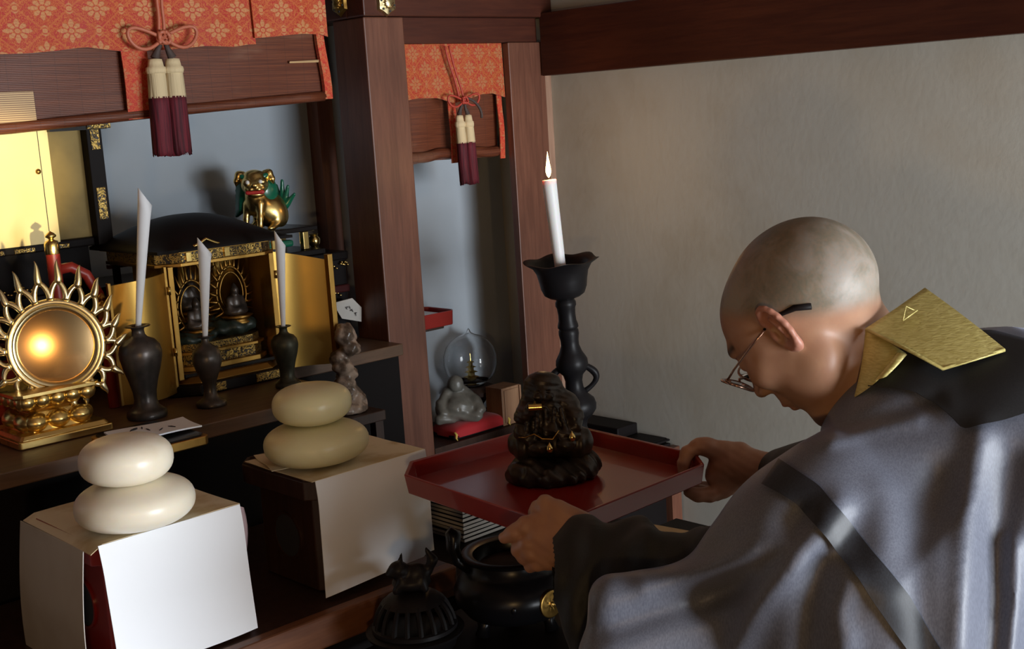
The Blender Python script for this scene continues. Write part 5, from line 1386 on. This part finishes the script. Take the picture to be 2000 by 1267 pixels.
# glasses (in the head frame)
gl = thing('eyeglasses', tuple(MH@Vector((.10, 0, .02))), 'thin brown metal-framed glasses worn by the bowing person', 'glasses')
def HM(p): return MH@Vector(p)
for s in (1, -1):
    G().tube([HM(p) for p in ((.104, s*.068, .030), (.085, s*.072, .0295), (.045, s*.0750, .026), (.018, s*.0748, .023))], .0016, 8, flat=.7).build('temple_arm', GLM, gl, smooth=True)
    G().tube([HM(p) for p in ((.020, s*.0748, .0235), (-.004, s*.0745, .019), (-.024, s*.0755, .007), (-.036, s*.0735, -.008))], [.0018, .0024, .0040, .0038], 8, flat=.8).build('temple_tip', LACQ_M, gl, smooth=True)
    rim = [HM((.122-.006*(1+cos(a))**1.4+.006*sin(a), s*(.036+.0265*cos(a)), .022+.0195*sin(a)*(1-.12*cos(a)))) for a in np.linspace(0, 2*pi, 33)]
    G().tube(rim, .0017, 8).build('rim', GLM, gl, smooth=True)
    g = G(); c_ = sum((Vector(p) for p in rim[:-1]), Vector())/32
    g.add([c_]+[c_.lerp(p, .97) for p in rim[:-1]], [(0, i+1, (i+1) % 32+1) for i in range(32)])
    lo_ = g.build('lens', LENS, gl, smooth=True); sd = lo_.modifiers.new('s', 'SOLIDIFY'); sd.thickness = .0012
    G().lathe([(.0026, -.003), (.0026, .003)], 8, MH@Matrix.Translation((.104, s*.067, .029))).build('hinge', GLM, gl)
G().tube([HM(p) for p in ((.122, .010, .026), (.1235, 0, .030), (.122, -.010, .026))], .0016, 8).build('bridge', GLM, gl, smooth=True)

# ---- robe: one continuous cloth surface
R_ = S()
R_.cap(K(1778, 866, 1.50), K(1900, 900, 1.50), .094, .140, .05)
R_.cap(K(1900, 900, 1.50), K(2120, 1010, 1.50), .145, .190, .08)
R_.cap(K(2120, 1010, 1.50), K(2330, 1500, 1.50), .190, .21, .10)
R_.cap(K(1665, 935, 1.43), K(1780, 900, 1.46), .054, .09, .035)            # near shoulder
R_.cap(K(1645, 968, 1.43), K(1545, 1048, 1.44), .046, .046, .03)           # upper arm
R_.cap(K(1545, 1048, 1.44), K(1450, 1092, 1.46), .046, .030, .03)
R_.cap(K(1660, 1020, 1.44), K(1760, 1110, 1.42), .07, .115, .06)
# broad hanging sleeve
R_.box(K(1435, 1262, 1.49), (.165, .072, .030), .03, .045, R=np.array([[.883, .469, .0], [-.469, .883, 0], [0, 0, 1.]]))
R_.box(K(1480, 1370, 1.47), (.20, .15, .035), .03, .07)
R_.cap(K(1560, 1080, 1.43), K(1750, 1300, 1.42), .085, .12, .08)
R_.chain([K(1690, 900, 1.62), K(1640, 930, 1.72), K(1605, 955, 1.83)], (.060, .054, .046), .04)            # far shoulder
FOLDS = [  # (points in view, depth amplitude, width px)
    ([(1915, 850), (1890, 1000), (1880, 1267)], .012, 26), ([(1975, 900), (1945, 1080), (1925, 1267)], -.013, 34), ([(1830, 930), (1790, 1080), (1800, 1267)], -.010, 36),
    ([(1730, 960), (1725, 1060), (1700, 1140)], .009, 40), ([(1640, 985), (1560, 1090), (1480, 1180), (1440, 1267)], .012, 30), ([(1560, 1010), (1480, 1110), (1370, 1180)], -.012, 30),
    ([(1600, 1100), (1580, 1180), (1575, 1267)], -.012, 26), ([(1520, 1060), (1400, 1110), (1260, 1140)], .010, 24), ([(1450, 1150), (1300, 1190), (1180, 1230)], -.012, 28),
    ([(1660, 1130), (1640, 1200), (1650, 1267)], .010, 26), ([(1650, 840), (1760, 800), (1830, 780)], -.006, 14), ([(1620, 862), (1700, 835), (1790, 820)], .006, 14),
    ([(1980, 1060), (1985, 1180), (1975, 1290)], .012, 22)]
def foldf(P):
    px = IW/2+P[:, 0]*F_PX/np.maximum(-P[:, 2], .2); py = IH/2-P[:, 1]*F_PX/np.maximum(-P[:, 2], .2)
    out = np.zeros(len(P))
    for pts, amp, w_ in FOLDS:
        d = np.full(len(P), 1e9)
        for (x0, y0), (x1, y1) in zip(pts, pts[1:]):
            ex, ey = x1-x0, y1-y0; t = np.clip(((px-x0)*ex+(py-y0)*ey)/(ex*ex+ey*ey), 0, 1)
            d = np.minimum(d, np.hypot(px-x0-t*ex, py-y0-t*ey))
        out -= .85*amp*np.exp(-(d/w_)**2)
    out -= .0016*np.sin(px*.021+py*.012+2*np.sin(py*.009))
    return out
R_.fn(foldf)
lo, hi = bb(R_, .03)
lo = np.minimum(lo, K(1120, 1450, 1.55)); lo[1] = max(lo[1], K(0, 1470, 1.5)[1])
robe, RV_ = sdf_mesh('grey_robe', R_, lo, hi, .0048, ROBE, monk, MC, relax=2)
sk = G()
bw = [at(2150, 1400, 1.50), at(1500, 1400, 1.45)]
sk.lathe([(.30, .02), (.28, .35), (.24, .70), (.20, .98), (.10, 1.06)], 40, Matrix.Translation((base.x+.22, base.y-.26, 0)), mod=lambda a, z, rr: 1+.05*sin(9*a)*(1.1-z))
sk.build('robe_skirt', ROBE, monk, smooth=True)

def surf(px, py, near=.9, far=1.9, lift=.0):
    """first point of the robe met from the front, lifted outwards"""
    d = near
    for _ in range(90):
        p = K(px, py, d); v = R_(p[None])[0]
        if v < .0008: break
        d += max(v*.8, .0006)
        if d > far: return None
    e = 1e-3; p = K(px, py, d)
    n_ = np.array([R_((p+np.eye(3)[i]*e)[None])[0]-R_((p-np.eye(3)[i]*e)[None])[0] for i in range(3)]); n_ /= max(1e-9, np.linalg.norm(n_))
    return p+n_*lift
def lay(name, A, B, nu, nv, mat, lift, thick, parent=monk):
    """cloth strip whose two edges follow A and B, resting on the robe"""
    def samp(P_, n):
        P_ = np.array(P_, float); L_ = np.r_[0, np.cumsum(np.hypot(*np.diff(P_, axis=0).T))]; t = np.linspace(0, L_[-1], n)
        return np.stack([np.interp(t, L_, P_[:, 0]), np.interp(t, L_, P_[:, 1])], 1)
    a, b = samp(A, nu), samp(B, nu); rows = []; last = None
    for i in range(nu):
        row = []
        for j in range(nv):
            t = j/(nv-1); p2 = a[i]*(1-t)+b[i]*t; s = surf(*p2, lift=lift)
            if s is None: s = K(*p2, (-last[2]) if last is not None else 1.5)
            last = s; row.append(s)
        rows.append(row)
    R3 = np.array(rows)
    for _ in range(2):
        Z_ = R3.copy(); Z_[1:-1] = (R3[:-2]+R3[2:]+2*R3[1:-1])/4; Z_[:, 1:-1] = (Z_[:, :-2]+Z_[:, 2:]+2*Z_[:, 1:-1])/4; R3 = Z_
    rows = [[MC@Vector(p) for p in row] for row in R3]
    g = G().sheet(rows, thick, tuple(-FWD)); return g.build(name, mat, parent, smooth=True, angle=60)
lay('black_band', [(1524, 900), (1600, 950), (1690, 1060), (1770, 1160), (1850, 1285)], [(1490, 948), (1560, 985), (1620, 1060), (1690, 1150), (1780, 1285)], 60, 12, BAND, .004, .003)
lay('black_collar', [(1690, 742), (1755, 690), (1860, 660), (1935, 652), (2010, 672), (2060, 690)], [(1700, 760), (1790, 768), (1850, 810), (1885, 843), (1960, 822), (2060, 790)], 40, 20, BLACKC, .006, .003)

# gold silk collar: a folded panel standing at the nape and a strip along the neck
def patch(name, corners, nu, nv, mat, bow, thick, parent=monk):
    c = [K(*p) for p in corners]; rows = []
    for i in range(nu):
        u = i/(nu-1); row = []
        for j in range(nv):
            v = j/(nv-1); p = (c[0]*(1-u)+c[1]*u)*(1-v)+(c[3]*(1-u)+c[2]*u)*v
            p = p+np.array([0, 0, 1])*bow*(sin(pi*u)*.6+sin(pi*v)*.6); row.append(MC@Vector(p))
        rows.append(row)
    return G().sheet(rows, thick, tuple(-FWD)).build(name, mat, parent, smooth=True, angle=60)
gp = patch('gold_collar_flap', [(1690, 641, 1.462), (1840, 720, 1.392), (1962, 682, 1.398), (1805, 562, 1.500)], 22, 18, GSILK, .008, .004)
e0, e1, e2 = K(1692, 643, 1.455), K(1842, 720, 1.388), K(1962, 683, 1.394)
G().tube([MC@Vector(p) for p in (e0, (e0+e1)/2+np.array([0, 0, .008]), e1, (e1+e2)/2, e2)], .0022, 8).build('piping', GSILK, gp, smooth=True)
z0, z1_, z2 = K(1757, 626, 1.448), K(1763, 598, 1.462), K(1783, 608, 1.460)
G().tube([MC@Vector(p+np.array([0, 0, .012])) for p in (z0, z1_, z2)], .0009, 6).tube([MC@Vector(p+np.array([0, 0, .012])) for p in (z0, K(1785, 606, 1.460))], .0009, 6).build('stitched_mark', GSILK, gp, smooth=True)
patch('gold_neckband', [(1690, 645, 1.468), (1668, 775, 1.455), (1725, 730, 1.43), (1768, 690, 1.432)], 16, 14, GSILK, .012, .004)
patch('gold_neckband_edge', [(1752, 688, 1.425), (1708, 742, 1.425), (1730, 735, 1.42), (1770, 692, 1.422)], 8, 5, GSILK, .004, .003)

# dark inner sleeve around the near wrist and the far cuff
IS = S()
IS.cap(K(1138, 1072, 1.635), K(1240, 1098, 1.585), .043, .038, .03).cap(K(1230, 1102, 1.59), K(1330, 1110, 1.53), .036, .032, .03).cap(K(1330, 1110, 1.53), K(1420, 1085, 1.49), .032, .036, .03)
IS.box(K(1200, 1150, 1.60), (.075, .066, .022), .02, .035, R=np.array([[.9, .43, 0], [-.43, .9, 0], [0, 0, 1.]])).box(K(1210, 1290, 1.57), (.062, .12, .022), .02, .04)
IS.box(K(1330, 1110, 1.545), (.07, .04, .02), .02, .03)
IS.fn(lambda P: .004*np.sin(P[:, 0]*90+P[:, 1]*40)+.0015*np.sin(P[:, 0]*200-P[:, 1]*60))
lo, hi = bb(IS, .02); lo = np.minimum(lo, K(1100, 1460, 1.66)); lo[2] = -1.70; hi[1] = max(hi[1], K(0, 1020, 1.6)[1]); 
sdf_mesh('black_inner_sleeve', IS, (K(1075, 0, 1.66)[0], K(0, 1470, 1.6)[1], -1.70), (K(1430, 0, 1.5)[0], K(0, 1015, 1.5)[1], -1.42), .004, SHEER, monk, MC, relax=2)
IS2 = S().cap(K(1530, 925, 1.93), K(1600, 920, 1.82), .040, .05, .02).box(K(1560, 980, 1.86), (.03, .06, .03), .02, .03)
sdf_mesh('far_sleeve', IS2, K(1460, 1100, 2.0)-.01, K(1700, 840, 1.74)+.01, .005, SHEER, monk, MC, relax=2)
